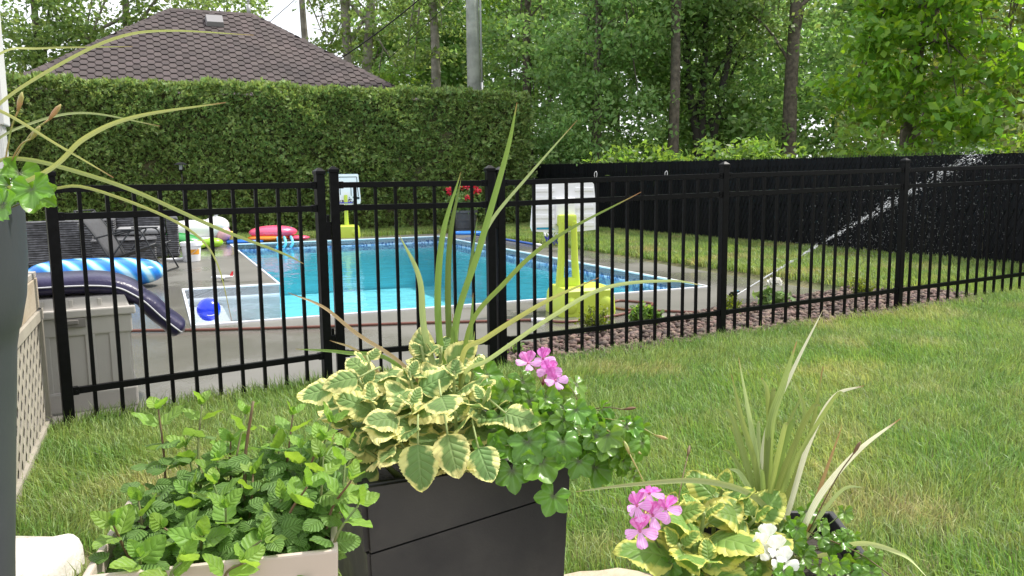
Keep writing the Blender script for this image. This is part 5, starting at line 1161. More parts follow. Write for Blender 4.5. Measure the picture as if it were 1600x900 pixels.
JET = [(2.163,7.900,0.088),(2.461,8.114,0.202),(2.912,8.329,0.414),(3.347,8.543,0.609),(3.831,8.757,0.828),(4.264,8.971,1.022),(4.780,9.186,1.259),(5.384,9.400,1.527)]
t = thing('garden_hose', 'reddish brown garden hose running along the pool edge', 'hose', HOSE[8])
b = MB(); b.tube(spline(HOSE, 150), 0.0125, 8); b.build('tube', HOSEM, t, True)
b = MB(); hp = spline(HOSE, 150); i0 = min(range(150), key=lambda i: (hp[i] - Vector((0.22, 7.25, 0.015))).length); b.tube([hp[i0 - 1], hp[i0], hp[i0 + 1], hp[i0 + 2]], 0.02, 10); b.build('white_sleeve', WPL, t, True)
sp0 = Vector((2.12, 7.78, 0)); t = thing('lawn_sprinkler', 'small black impact sprinkler behind the fence, spraying to the right', 'sprinkler', sp0)
b = MB(); b.tube([sp0, sp0 + Vector((0, 0, 0.10))], [0.006, 0.012], 8); b.build('spike', BLACK, t, True)
b = MB(); b.box(sp0 + Vector((0, 0, 0.115)), (0.07, 0.05, 0.045), 0.5, bev=0.01); b.box(sp0 + Vector((0.02, 0.0, 0.145)), (0.11, 0.02, 0.014), 0.5, bev=0.004); b.build('body', BLACK, t)
b = MB(); b.tube([sp0 + Vector((0, 0, 0.12)), sp0 + Vector((0.06, 0.04, 0.15))], 0.011, 10); b.build('nozzle', mat('teal_plastic', (0.02, 0.20, 0.28), 0.4), t, True)
DROP = mat('water_drop', (0.85, 0.88, 0.92), 0.08, spec=0.6)
DROP.node_tree.nodes['Principled BSDF'].inputs['Transmission Weight'].default_value = 0.35
JP = spline(JET, 120); b = MB(); jr = random.Random(3)
octv = [Vector(v) for v in ((1, 0, 0), (-1, 0, 0), (0, 1, 0), (0, -1, 0), (0, 0, 1), (0, 0, -1))]; octf = [(0, 2, 4), (2, 1, 4), (1, 3, 4), (3, 0, 4), (2, 0, 5), (1, 2, 5), (3, 1, 5), (0, 3, 5)]
def drop(p, r_, dr=None, st=1.0):
    vs = []
    for v in octv:
        q = v * r_
        if dr is not None: q = q + dr * q.dot(dr) * (st - 1)
        vs.append(p + q)
    b.add(vs, octf)
b.tube([JP[i] for i in range(0, 26)], [0.0045 + 0.00006 * i for i in range(26)], 6)
for k in range(2600):
    u = jr.uniform(0.16, 1.0); i = int(u * 119); p = JP[i].lerp(JP[i + 1], jr.random()); tg = (JP[i + 1] - JP[i]).normalized()
    if math.sin(u * 60) + 0.6 * math.sin(u * 143) < jr.uniform(-1.2, 0.9): continue
    w_ = 0.005 + 0.065 * max(0, u - 0.3) ** 1.4
    drop(p + Vector((jr.gauss(0, w_), jr.gauss(0, w_ * 2), jr.gauss(-w_ * 0.3, w_))), jr.uniform(0.0009, 0.0024) * (1 + u * 0.3), tg, jr.uniform(2, 8))
for k in range(3000):                                     # fine spray falling below the jet
    u = min(1.25, 0.25 + abs(jr.gauss(0.45, 0.3))); i = min(118, int(u * 119)); p = JP[i] + (JP[119] - JP[100]) * max(0, u - 1) * 6
    z = p.z * jr.random() ** 0.7 + jr.uniform(0, 0.25) * (u > 0.6); drop(Vector((p.x + jr.gauss(0, 0.35), p.y + jr.gauss(0.1, 0.4), max(0.05, z))), jr.uniform(0.0010, 0.0025), Vector((0, 0, 1)), jr.uniform(1, 1.9))
tag(b.build('water_spray', DROP, None, True, origin=JP[60]), 'jet and droplets of sprinkler water in front of the black fence', 'water spray', kind='stuff')

# ------------------------------------------------------------------ small shrubs in the gravel
def shrub(label, x, y, r_, h, n, leaf, ls):
    z = float(gh(x, y)); t = thing('small_shrub', label, 'shrub', (x, y, z), 'young shrubs in the gravel bed'); b = MB(); cs = []
    for k in range(26):
        an, rr = random.uniform(0, 6.28), r_ * random.random() ** 0.5; e = Vector((x + rr * math.cos(an), y + rr * math.sin(an), z + h * random.uniform(0.45, 1) * (1 - 0.35 * (rr / r_) ** 2)))
        b.tube(spline([(x, y, z), (x + (e.x - x) * 0.6, y + (e.y - y) * 0.6, z + (e.z - z) * 0.45), e], 5), 0.003, 4); cs.append(e)
    b.build('stem', BARK, t)
    cs = np.array(cs); k = rng.integers(0, len(cs), n); f = rng.uniform(0.45, 1.05, (n, 1)); C_ = np.array([x, y, z]) + (cs[k] - np.array([x, y, z])) * f + rng.normal(0, 0.018, (n, 3))
    V, F = leaf_cloud(C_, ls, n, aspect=0.5, droop=-0.5); np_mesh('foliage', V, F, LEAF[leaf], t); return t
LEAF['lime'] = mat('leaf_lime', (0.16, 0.22, 0.025), 0.5, island=0.35, transl=0.4)
shrub('round yellow-green shrub in the gravel in front of the near basketball hoop', 0.66, 6.42, 0.13, 0.24, 900, 'lime', 0.03)
shrub('light green leafy shrub in the gravel right of the near basketball hoop', 1.12, 6.70, 0.15, 0.22, 320, 'bush', 0.07)
shrub('small yellow-green shrub beside the fence post near the sprinkler', 1.93, 7.12, 0.10, 0.19, 600, 'lime', 0.028)
shrub('yellow-green shrub at the far right end of the gravel bed', 3.40, 7.95, 0.13, 0.22, 800, 'lime', 0.03)
t = shrub('tiny sprig at the gravel edge by the gate post', 0.02, 5.72, 0.05, 0.10, 60, 'bush', 0.04)
t = shrub('dark green peony bush with a white bloom in the gravel', 2.37, 7.36, 0.16, 0.22, 260, 'dark', 0.09)
WPET = mat('white_petal', (0.80, 0.79, 0.74), 0.5, transl=0.3, tcol=(0.85, 0.84, 0.78))
pc = np.array([2.37, 7.33, 0.28]); b = MB(); n = 46; q = rng.normal(size=(n, 3)); q[:, 2] = np.abs(q[:, 2]); q /= np.linalg.norm(q, axis=1)[:, None]
V, F = leaf_cloud(pc + q * np.array([0.05, 0.05, 0.045]), 0.055, n, aspect=0.95); np_mesh('flower', V, F, WPET, t)
# lantern on a slim pole in front of the hedge
lx, ly = -6.72, 16.9; t = thing('garden_lantern', 'small black garden lantern on a slim pole against the hedge', 'lantern', (lx, ly, 0)); b = MB(); b.tube([(lx, ly, 0), (lx, ly, 1.5)], 0.011, 8); b.build('pole', BLACK, t, True)
b = MB(); b.box((lx, ly, 1.50), (0.10, 0.10, 0.02), 0.3); b.box((lx, ly, 1.64), (0.26, 0.26, 0.05), 0.3, taper=(0.3, 0.3)); [b.tube([(lx + sx2 * 0.045, ly + sy2 * 0.045, 1.5), (lx + sx2 * 0.055, ly + sy2 * 0.055, 1.62)], 0.006, 5) for sx2 in (-1, 1) for sy2 in (-1, 1)]; b.build('lamp_housing', BLACK, t)
b = MB(); b.box((lx, ly, 1.56), (0.07, 0.07, 0.09), 0.3); b.build('glass', mat('lamp_glass', (0.25, 0.26, 0.26), 0.1), t)

# ------------------------------------------------------------------ foreground planters
CHAR = mat('charcoal_planter', (0.020, 0.020, 0.022), 0.5, (0.034, 0.033, 0.033), 7, detail=10, contrast=(0.45, 0.75), bump=0.25, bscale=180, dist=0.002, rough2=0.7, rscale=9)
BEIGE = mat('beige_planter', (0.50, 0.42, 0.36), 0.5, (0.46, 0.385, 0.325), 4, bump=0.1, bscale=200, dist=0.002)
def square_planter(name, label, corner, an, W_, D_, z0, z1, m, wall_=0.012, taper=0.86, seam=False):
    u = Vector((math.cos(an), math.sin(an), 0)); v = Vector((-math.sin(an), math.cos(an), 0)); c = corner + u * W_ / 2 + v * D_ / 2
    t = thing(name, label, 'planter', Vector((c.x, c.y, z0)))
    def ringp(s, z, ins=0.0): return [c + u * sx2 * (W_ / 2 * s - ins) + v * sy2 * (D_ / 2 * s - ins) + Vector((0, 0, z)) for sx2, sy2 in ((-1, -1), (1, -1), (1, 1), (-1, 1))]
    b = MB(); rings = [ringp(taper, z0), ringp(1, z1), ringp(1, z1, wall_), ringp(1, z1 - 0.06, wall_ + 0.002)]
    bmx = bmesh.new(); vv = [[bmx.verts.new(p) for p in r_] for r_ in rings]
    for i in range(3):
        for j in range(4): bmx.faces.new((vv[i][j], vv[i][(j + 1) % 4], vv[i + 1][(j + 1) % 4], vv[i + 1][j]))
    bmx.faces.new(vv[0][::-1])
    ed = [e for e in bmx.edges if abs(e.verts[0].co.z - e.verts[1].co.z) > 0.1 or min(e.verts[0].co.z, e.verts[1].co.z) > z1 - 0.001]
    bmesh.ops.bevel(bmx, geom=ed, offset=0.0035, segments=2, profile=0.6, affect='EDGES')
    L = org(t); 
    for q in bmx.verts: q.co -= L
    me = bpy.data.meshes.new('body'); bmx.to_mesh(me); bmx.free(); me.materials.append(m); link_mesh('body', me, t)
    b = MB(); b.add(ringp(0.99, z1 - 0.045, wall_ + 0.001), [(0, 1, 2, 3)]); b.build('soil', DARKIN, t)
    if seam:                                          # overlapping slanted upper shell on the front and left faces
        H_ = z1 - z0
        def at_(face, s, z):
            k = taper + (1 - taper) * (z - z0) / H_
            if face == 0: return c + u * W_ * (s - 0.5) * k - v * (D_ / 2 * k + 0.010) + Vector((0, 0, z))
            return c - u * (W_ / 2 * k + 0.010) + v * D_ * (s - 0.5) * k + Vector((0, 0, z))
        b = MB()
        for face, zl, zr in ((0, z1 - 0.132, z1 - 0.078), (1, z1 - 0.132, z1 - 0.15)):
            V = [at_(face, 0.0, zl), at_(face, 1.0, zr), at_(face, 1.0, z1 - 0.004), at_(face, 0.0, z1 - 0.004)]
            nn = (V[1] - V[0]).cross(V[3] - V[0]).normalized(); 
            if nn.dot(c - V[0]) > 0: nn = -nn
            V2 = [p - nn * 0.0112 for p in V]; b.add(V + V2, [(0, 1, 2, 3), (0, 4, 5, 1), (1, 5, 6, 2), (2, 6, 7, 3), (3, 7, 4, 0)])
        b.build('slanted_shell', m, t)
        b = MB()                                      # lower shell, a groove below the upper one
        for face, zl, zr in ((0, z1 - 0.138, z1 - 0.084), (1, z1 - 0.138, z1 - 0.156)):
            V = [at_(face, 0.0, z0 + 0.01), at_(face, 1.0, z0 + 0.01), at_(face, 1.0, zr), at_(face, 0.0, zl)]
            nn = (V[1] - V[0]).cross(V[3] - V[0]).normalized()
            if nn.dot(c - V[0]) > 0: nn = -nn
            V = [p - nn * 0.004 for p in V]; V2 = [p - nn * 0.0072 for p in V]; b.add(V + V2, [(0, 1, 2, 3), (0, 4, 5, 1), (1, 5, 6, 2), (2, 6, 7, 3), (3, 7, 4, 0)])
        b.build('lower_shell', m, t)
    return t
square_planter('square_planter', 'dark charcoal square planter with a slanted seam in the middle foreground', Vector((-0.275, 1.45, 0)), math.radians(23), 0.42, 0.37, 0.36, 0.69, CHAR, seam=True, taper=0.94)
square_planter('square_planter', 'beige planter holding the mint in the left foreground', Vector((-0.585, 1.040, 0)), math.radians(13), 0.34, 0.28, 0.36, 0.72, BEIGE, wall_=0.010, taper=0.9)
square_planter('low_planter', 'low dark planter at the bottom right corner, mostly below its flowers', Vector((0.24, 1.24, 0)), math.radians(-4), 0.37, 0.34, 0.36, 0.585, CHAR)
t = thing('tall_pot', 'tall dark grey round pot at the left edge', 'pot', (-0.852, 1.05, 0.36)); c = Vector((-0.852, 1.05, 0))
SLATE = mat('slate_pot', (0.036, 0.042, 0.050), 0.5, (0.050, 0.055, 0.062), 5, detail=9, contrast=(0.4, 0.75), bump=0.1, bscale=120, dist=0.002)
b = MB(); b.lathe(c, [(0, 0.36), (0.125, 0.36), (0.15, 0.72), (0.176, 1.02), (0.181, 1.045), (0.184, 1.05), (0.193, 1.09), (0.199, 1.14), (0.2, 1.21), (0.2, 1.224), (0.194, 1.228), (0.184, 1.226), (0.18, 1.17), (0, 1.17)], 56); b.build('body', SLATE, t, True, angle=30)
b = MB(); b.lathe(c, [(0.179, 1.185), (0.0, 1.19)], 32); b.build('soil', DARKIN, t)

# ------------------------------------------------------------------ leaf shapes
def leaf_shader(name, col, veincol, rough=0.4, transl=0.35, kv=6.0, slant=1.7, bump=0.5, edge=None, centre=None, objrand=0.14, streak=None, spec=0.4, bdist=0.002, tip=None):
    m = bpy.data.materials.new(name); m.use_nodes = True; n, l = m.node_tree.nodes, m.node_tree.links; p = n['Principled BSDF']
    p.inputs['Roughness'].default_value = rough; p.inputs['Specular IOR Level'].default_value = spec
    def at(k): q = n.new('ShaderNodeAttribute'); q.attribute_name = k; return q.outputs['Fac']
    def ma(op, a_, b_=None, c_=None):
        q = n.new('ShaderNodeMath'); q.operation = op
        for i, x in enumerate((a_, b_, c_)):
            if x is None: continue
            if isinstance(x, (int, float)): q.inputs[i].default_value = x
            else: l.new(x, q.inputs[i])
        return q.outputs[0]
    def mr(x, a_, b_, c_=0.0, d_=1.0):
        q = n.new('ShaderNodeMapRange'); q.inputs[1].default_value, q.inputs[2].default_value, q.inputs[3].default_value, q.inputs[4].default_value = a_, b_, c_, d_; l.new(x, q.inputs[0]); return q.outputs[0]
    def mix(f, a_, b_):
        q = n.new('ShaderNodeMixRGB'); l.new(f, q.inputs[0])
        for i, x in ((1, a_), (2, b_)):
            if isinstance(x, tuple): q.inputs[i].default_value = (*x, 1)
            else: l.new(x, q.inputs[i])
        return q.outputs[0]
    lu, lv = at('lu'), at('lv'); av = ma('ABSOLUTE', lv)
    oi = n.new('ShaderNodeObjectInfo'); tcn = n.new('ShaderNodeTexCoord')
    ofs = n.new('ShaderNodeVectorMath'); ofs.operation = 'ADD'; l.new(tcn.outputs['Object'], ofs.inputs[0]); cx = n.new('ShaderNodeCombineXYZ'); l.new(ma('MULTIPLY', oi.outputs['Random'], 37.0), cx.inputs[0]); l.new(cx.outputs[0], ofs.inputs[1])
    nz = n.new('ShaderNodeTexNoise'); nz.inputs['Scale'].default_value = 3.0; nz.inputs['Detail'].default_value = 4; l.new(ofs.outputs[0], nz.inputs['Vector'])
    ph = ma('SUBTRACT', ma('MULTIPLY', lu, kv), ma('MULTIPLY', av, slant)); wv = ma('ABSOLUTE', ma('SINE', ma('MULTIPLY', ph, math.pi)))
    mid = mr(av, 0.0, 0.07, 0.0, 1.0); vein = ma('MINIMUM', mr(wv, 0.0, 0.28), mid)
    base = mix(vein, veincol, col)
    base = mix(mr(nz.outputs['Fac'], 0.35, 0.7, 0, 0.5), base, tuple(min(1, x * 1.35) for x in col))
    if edge is not None:                               # cream margin of irregular width
        ee = ma('ADD', ma('MAXIMUM', av, mr(lu, 0.55, 1.0, 0.0, 0.95)), mr(nz.outputs['Fac'], 0.25, 0.75, -0.34, 0.34)); base = mix(mr(ee, 0.58, 0.76), base, edge)
    if centre is not None: base = mix(mr(ma('ADD', av, mr(nz.outputs['Fac'], 0.3, 0.7, -0.1, 0.1)), 0.05, 0.30), centre, base)
    if streak is not None: base = mix(mr(ma('ABSOLUTE', ma('SINE', ma('MULTIPLY', lv, 7.0))), 0.2, 0.9), base, streak)
    if tip is not None: base = mix(mr(ma('ADD', lu, mr(nz.outputs['Fac'], 0.3, 0.7, -0.06, 0.06)), 0.93, 1.0), base, tip)
    hs = n.new('ShaderNodeHueSaturation'); l.new(mr(oi.outputs['Random'], 0, 1, 1 - objrand, 1 + objrand), hs.inputs['Value']); l.new(base, hs.inputs['Color'])
    l.new(mr(ma('FRACT', ma('MULTIPLY', oi.outputs['Random'], 9.7)), 0, 1, 0.488, 0.512), hs.inputs['Hue'])
    l.new(hs.outputs[0], p.inputs['Base Color'])
    bn = n.new('ShaderNodeBump'); bn.inputs['Strength'].default_value = bump; bn.inputs['Distance'].default_value = bdist; l.new(ma('MULTIPLY', ma('POWER', wv, 0.6), mr(av, 0, 0.1)), bn.inputs['Height']); l.new(bn.outputs[0], p.inputs['Normal'])
    h2 = n.new('ShaderNodeHueSaturation'); h2.inputs['Hue'].default_value = 0.485; h2.inputs['Saturation'].default_value = 1.1; h2.inputs['Value'].default_value = 1.5; l.new(hs.outputs[0], h2.inputs['Color'])
    tr = n.new('ShaderNodeBsdfTranslucent'); l.new(h2.outputs[0], tr.inputs['Color']); ms = n.new('ShaderNodeMixShader'); ms.inputs[0].default_value = transl
    l.new(p.outputs[0], ms.inputs[1]); l.new(tr.outputs[0], ms.inputs[2]); l.new(ms.outputs[0], n['Material Output'].inputs['Surface'])
    return m
def mesh_from(V, F, mats, attrs, name):
    o = np_mesh(name, V, F, mats, None, True, attrs); me = o.data; bpy.data.objects.remove(o); return me
def simple_leaf(name, m, hw=0.32, nu=14, nv=3, teeth=8, tooth=0.05, cup=0.12, curl=0.25, fold=0.10, shape=0.45, wob=0.03, seed=0, rnd=0.62):
    r_ = random.Random(seed); V = []; lu = []; lv = []; K = 2 * nv + 1; p1, p2 = r_.uniform(0, 6), r_.uniform(0, 6)
    for i in range(nu + 1):
        u = i / nu; w0 = hw * (math.sin(math.pi * u ** shape) ** rnd if 0 < u < 1 else 0.0)
        w0 = max(w0, 0.012 if i == 0 else 0.0)
        tw = 1 + tooth * (math.cos(2 * math.pi * u * teeth))
        for j in range(-nv, nv + 1):
            s = j / nv; edge = abs(s) ** 3
            x = s * w0 * (1 + (tw - 1) * edge)
            z = fold * abs(s) ** 1.3 * w0 / hw - cup * (x / hw) ** 2 * 0.5 - curl * u * u + wob * math.sin(u * 9 + p1 + s * 2) * abs(s) + wob * 0.7 * math.sin(u * 17 + p2) * edge
            V.append((x, u - 0.12 * curl * u * u, z)); lu.append(u); lv.append(s)
    F = [(i * K + j, i * K + j + 1, (i + 1) * K + j + 1, (i + 1) * K + j) for i in range(nu) for j in range(K - 1)]
    return mesh_from(np.array(V), np.array(F), m, {'lu': lu, 'lv': lv}, name)
def palm_leaf(name, m, lobes=5, seed=0, cup=0.2, depth=0.24):
    r_ = random.Random(seed); V = [(0, 0, 0)]; lu = [0]; lv = [0]; n = 50; R_ = 5; F3_ = []; F4 = []
    span = math.radians(312); ph = r_.uniform(0, 6)
    for k in range(1, R_ + 1):
        f = k / R_
        for j in range(n + 1):
            a_ = -span / 2 + span * j / n; lb = (j / n) * lobes % 1.0; prof = (1 - abs(2 * lb - 1) ** 1.7)
            rr = (1 - depth + depth * prof) * (0.86 + 0.14 * math.cos(a_)) ; tip = 0.05 * math.exp(-((lb - 0.5) / 0.1) ** 2)
            rad = f * 0.5 * (1 + (rr + tip - 1) * f ** 1.2)
            z = cup * (f * f) * 0.28 + 0.035 * f * math.cos(2 * math.pi * (j / n) * lobes) + 0.03 * math.sin(a_ * 2 + ph) * f - 0.10 * f ** 3 * r_.choice([0.4, 1.0])
            V.append((rad * math.sin(a_), rad * math.cos(a_), z)); lu.append((j / n * lobes + 0.5) / 6.0); lv.append(f)
    for j in range(n): F3_.append((0, 1 + j + 1, 1 + j))
    for k in range(R_ - 1):
        for j in range(n): a_ = 1 + k * (n + 1) + j; F4.append((a_, a_ + 1, a_ + n + 2, a_ + n + 1))
    return mesh_from(np.array(V), [np.array(F3_), np.array(F4)], m, {'lu': lu, 'lv': lv}, name)
def petal_mesh(name, m, seed=0, w=0.34):
    r_ = random.Random(seed); V = []; lu = []; lv = []; nu, nv = 8, 3; K = 7
    for i in range(nu + 1):
        u = i / nu; hw = w * (0.16 + 0.84 * math.sin(math.pi * min(1, u * 0.62) ) ** 1.3) * (1 if u < 0.8 else math.sqrt(max(0.05, 1 - ((u - 0.8) / 0.21) ** 2)))
        for j in range(-nv, nv + 1):
            s = j / nv; V.append((s * hw, u - 0.07 * (abs(s) < 0.2) * (u > 0.95), 0.22 * u * u * 0.5 - 0.10 * s * s * u + 0.02 * math.sin(u * 8 + s * 4 + seed))); lu.append(u); lv.append(s)
    F = [(i * K + j, i * K + j + 1, (i + 1) * K + j + 1, (i + 1) * K + j) for i in range(nu) for j in range(K - 1)]
    return mesh_from(np.array(V), np.array(F), m, {'lu': lu, 'lv': lv}, name)
def place(name, me, parent, base, d_, nrm_, s, roll=0.0):
    d_ = Vector(d_).normalized(); nn = Vector(nrm_); nn = (nn - d_ * nn.dot(d_))
    if nn.length < 1e-3: nn = d_.orthogonal()
    nn.normalize(); x = d_.cross(nn).normalized()
    Mx = Matrix((x.to_4d(), d_.to_4d(), nn.to_4d(), (0, 0, 0, 1))).transposed(); Mx[3][0] = Mx[3][1] = Mx[3][2] = 0; Mx.col[3] = Vector(base).to_4d()
    return link_mesh(name, me, parent, Mx @ Matrix.Rotation(roll, 4, 'Y') @ Matrix.Diagonal((s * random.uniform(0.9, 1.1), s, s, 1)))
UP = Vector((0, 0, 1))
def rv(s=1.0): return Vector((random.gauss(0, s), random.gauss(0, s), random.gauss(0, s)))

# ------------------------------------------------------------------ mint
MINT_M = leaf_shader('mint_leaf', (0.135, 0.255, 0.055), (0.185, 0.31, 0.085), 0.5, 0.40, 6.5, 1.8, 0.8, bdist=0.003)
MINT_Y = leaf_shader('mint_young_leaf', (0.19, 0.335, 0.055), (0.23, 0.37, 0.085), 0.5, 0.42, 5.0, 1.4, 0.5, bdist=0.003)
STEMG = mat('green_stem', (0.13, 0.21, 0.05), 0.5, (0.16, 0.13, 0.06), 14)
STEMB = mat('brown_stem', (0.16, 0.075, 0.04), 0.6, (0.12, 0.10, 0.04), 14)
mint_v = [simple_leaf('mint_leaf', MINT_M, 0.40, 16, 3, 10, 0.05, 0.2, cu, 0.05, 0.62, 0.03, k) for k, cu in enumerate((0.10, 0.25, 0.38, 0.18))]
mint_y = [simple_leaf('mint_leaf', MINT_Y, 0.36, 14, 3, 8, 0.05, 0.1, cu, 0.12, 0.62, 0.03, k + 9) for k, cu in enumerate((-0.10, 0.08))]
t = thing('mint_plant', 'bushy green mint filling the beige planter', 'mint', (-0.45, 1.2, 0.675)); mint_t = t
random.seed(21); n_leaf = 0
for si, tip in enumerate(MINT):
    tip = Vector(tip); bx0 = Vector((min(-0.30, max(-0.60, tip.x * 0.8 - 0.09)), min(1.33, max(1.09, tip.y * 0.85 + 0.17)), 0.665)) + Vector((random.uniform(-0.02, 0.02), random.uniform(-0.02, 0.02), 0))
    mid = bx0.lerp(tip, 0.5) + Vector((random.uniform(-0.015, 0.015), random.uniform(-0.015, 0.015), 0.015)); path = spline([bx0, mid, tip], 20); ln = (tip - bx0).length
    b = MB(); b.tube(path, [0.0026 - 0.0011 * i / 20 for i in range(21)], 7); st = b.build('stem', STEMB if si % 3 == 0 else STEMG, t, True)
    nodes = max(2, int(ln / 0.038)); rot = random.uniform(0, 3.14)
    for k in range(nodes + 1):
        f = 1 - k * 0.036 / ln
        if f < 0.12 or n_leaf > 292: break
        i = min(19, int(f * 20)); p = path[i].lerp(path[i + 1], f * 20 - i); tg = (path[i + 1] - path[i]).normalized(); rot += math.pi / 2 + random.uniform(-0.25, 0.25)
        sd_ = Vector((math.cos(rot), math.sin(rot), 0)); sd_ = (sd_ - tg * sd_.dot(tg)).normalized()
        el = (0.85, 0.50, 0.26, 0.08, -0.08)[min(k, 4)]; sz = (0.029, 0.041, 0.048, 0.050, 0.046)[min(k, 4)] * random.uniform(0.85, 1.2)
        for s in (1, -1):
            dd_ = (sd_ * s * math.cos(el) + tg * math.sin(el) + rv(0.10)).normalized(); me = random.choice(mint_y) if k < 2 else random.choice(mint_v)
            place('leaf', me, st, p + dd_ * 0.004, dd_, tg + Vector((0, -0.35, 0)) + rv(0.12), sz, random.uniform(-0.3, 0.3)); n_leaf += 1
    for s in range(2):
        a_ = random.uniform(0, 6.28); dd_ = (Vector((math.cos(a_), math.sin(a_), 0)) * 0.4 + UP).normalized()
        if n_leaf < 296: place('leaf', mint_y[0], st, tip, dd_, Vector((-math.cos(a_), -math.sin(a_), 0.4)), 0.017); n_leaf += 1
def leaf_mass(t, name, meshes, spots, m):
    b_ = []; off = 0; VV = []; FF = []; A1 = []; A2 = []
    for (p, dv, nn, s) in spots:
        me = random.choice(meshes); n = len(me.vertices); v = np.empty(n * 3, np.float32); me.vertices.foreach_get('co', v); v = v.reshape(-1, 3)
        d_ = Vector(dv).normalized(); nn = Vector(nn); nn = (nn - d_ * nn.dot(d_)).normalized(); x = d_.cross(nn)
        VV.append(v @ (np.array([x, d_, nn]) * s) + np.array(p)); q = np.empty(len(me.polygons) * 4, np.int32); me.loops.foreach_get('vertex_index', q); FF.append(q.reshape(-1, 4) + off); off += n
        for k, A_ in (('lu', A1), ('lv', A2)): w_ = np.empty(n, np.float32); me.attributes[k].data.foreach_get('value', w_); A_.append(w_)
    o = np_mesh(name, np.concatenate(VV), np.concatenate(FF), m, t, True, {'lu': np.concatenate(A1), 'lv': np.concatenate(A2)}); o['kind'] = 'stuff'
spots = []
for k in range(480):
    u_, v_ = random.random(), random.random(); p = Vector((-0.585, 1.040, 0)) + Vector((0.974, 0.225, 0)) * (0.02 + 0.31 * u_) + Vector((-0.225, 0.974, 0)) * (0.02 + 0.25 * v_); hz = 0.685 + random.random() ** 1.2 * (0.03 + 0.075 * v_ + 0.03 * u_)
    a_ = random.uniform(0, 6.28); el = random.uniform(-0.3, 0.5); spots.append((p + UP * hz, (math.cos(a_) * math.cos(el), math.sin(a_) * math.cos(el), math.sin(el)), UP + Vector((0, -0.4, 0)) + rv(0.25), random.uniform(0.024, 0.042)))
leaf_mass(t, 'lower_leaves', mint_v, spots, MINT_M)
bs = Vector((-0.445, 1.30, 0.68)); b = MB(); b.tube(spline([bs, bs + Vector((-0.005, 0.02, 0.10)), bs + Vector((0.008, 0.04, 0.20))], 10), [0.0034 - 0.0001 * i for i in range(11)], 7); b.build('bare_stem', STEMB, t, True)

# ------------------------------------------------------------------ variegated plectranthus
PLEC_M = leaf_shader('variegated_leaf', (0.165, 0.265, 0.085), (0.24, 0.34, 0.13), 0.6, 0.28, 6.0, 1.5, 0.6, edge=(0.76, 0.73, 0.30), bdist=0.004, spec=0.25)
PLEC_MR = leaf_shader('variegated_leaf_yellow', (0.16, 0.27, 0.055), (0.21, 0.32, 0.085), 0.5, 0.3, 6.0, 1.5, 0.5, edge=(0.58, 0.58, 0.14), bdist=0.004, spec=0.3)
plec_v = [simple_leaf('variegated_leaf', PLEC_M, 0.43, 30, 4, 13, 0.05, 0.18, cu, 0.04, 0.60, 0.035, 30 + k) for k, cu in enumerate((0.15, 0.32, 0.45, 0.05))]
plec_r = [simple_leaf('variegated_leaf', PLEC_MR, 0.43, 30, 4, 13, 0.05, 0.18, cu, 0.04, 0.60, 0.035, 40 + k) for k, cu in enumerate((0.15, 0.32, 0.25, 0.05))]
PSTEM = mat('pale_stem', (0.30, 0.36, 0.13), 0.6, (0.24, 0.30, 0.10), 12)
def plectranthus(label, loc, soil_c, rosettes, extra, meshes, big):
    t = thing('variegated_plant', label, 'plant', loc)
    for (c0, s0) in rosettes:
        c0 = Vector(c0); base = Vector((soil_c.x + (c0.x - soil_c.x) * 0.55, soil_c.y + (c0.y - soil_c.y) * 0.5, soil_c.z)); tg = (c0 - base).normalized()
        path = spline([base, base.lerp(c0, 0.55) + rv(0.008), c0], 12); b = MB(); b.tube(path, [0.0045 - 0.0015 * i / 12 for i in range(13)], 7); st = b.build('stem', PSTEM, t, True); rot = random.uniform(0, 3.14)
        for k in range(4):
            f = 1 - k * 0.17; i = min(11, max(0, int(f * 12))); p = path[i]; rot += math.pi / 2 + random.uniform(-0.2, 0.2); el = (1.0, 0.6, 0.34, 0.10)[k]; sz = (0.042, 0.076, 0.100, 0.104)[k] * s0 * big * random.uniform(0.9, 1.12)
            for s in (1, -1):
                sd_ = Vector((math.cos(rot) * s, math.sin(rot) * s, 0)); dd_ = (sd_ * math.cos(el) + UP * math.sin(el) + Vector((0, -0.10, 0)) + rv(0.08)).normalized(); pe = p + dd_ * sz * 0.22
                b = MB(); b.tube([p, pe], 0.0018, 6); b.build('petiole', PSTEM, t, True)
                place('leaf', random.choice(meshes), st, pe, dd_, UP + Vector((0, -0.5, 0)) + rv(0.1), sz, random.uniform(-0.25, 0.25))
    for (p, s0, dv) in extra:
        p, dv = Vector(p), Vector(dv).normalized(); b0_ = p - dv * 0.035 + Vector((0, 0.02, 0.012)); b = MB(); b.tube(spline([b0_ + Vector((0, 0.03, -0.01)), b0_, p], 8), 0.002, 6); b.build('petiole', PSTEM, t, True)
        nn = UP + Vector((0, -0.9, 0)) if dv.z < 0.5 else Vector((0, -1, 0.1)); place('leaf', random.choice(meshes), t, p, dv, nn, 0.085 * s0 * big)
    return t
random.seed(5)
plectranthus('cream-edged variegated plant spilling over the dark square planter', (-0.12, 1.6, 0.645), Vector((-0.12, 1.63, 0.65)), [((c_[0], c_[1], c_[2] + 0.026), s_) for c_, s_ in PLEC] + [((-0.2, 1.68, 0.865), 0.95), ((-0.08, 1.66, 0.865), 0.9), ((-0.03, 1.55, 0.80), 0.9)] + [((-0.33, 1.55, 0.79), 0.9), ((-0.29, 1.50, 0.745), 0.85), ((-0.36, 1.62, 0.80), 0.8)], [((c_[0], c_[1], c_[2] + (0.024 if d__[2] < 0.3 else -0.02)), s_, d__) for c_, s_, d__ in PLEC_L] + [((-0.31, 1.47, 0.72), 0.8, (-0.5, -0.6, -0.5)), ((-0.34, 1.5, 0.74), 0.75, (-0.8, -0.4, -0.2))], plec_v, 1.0)
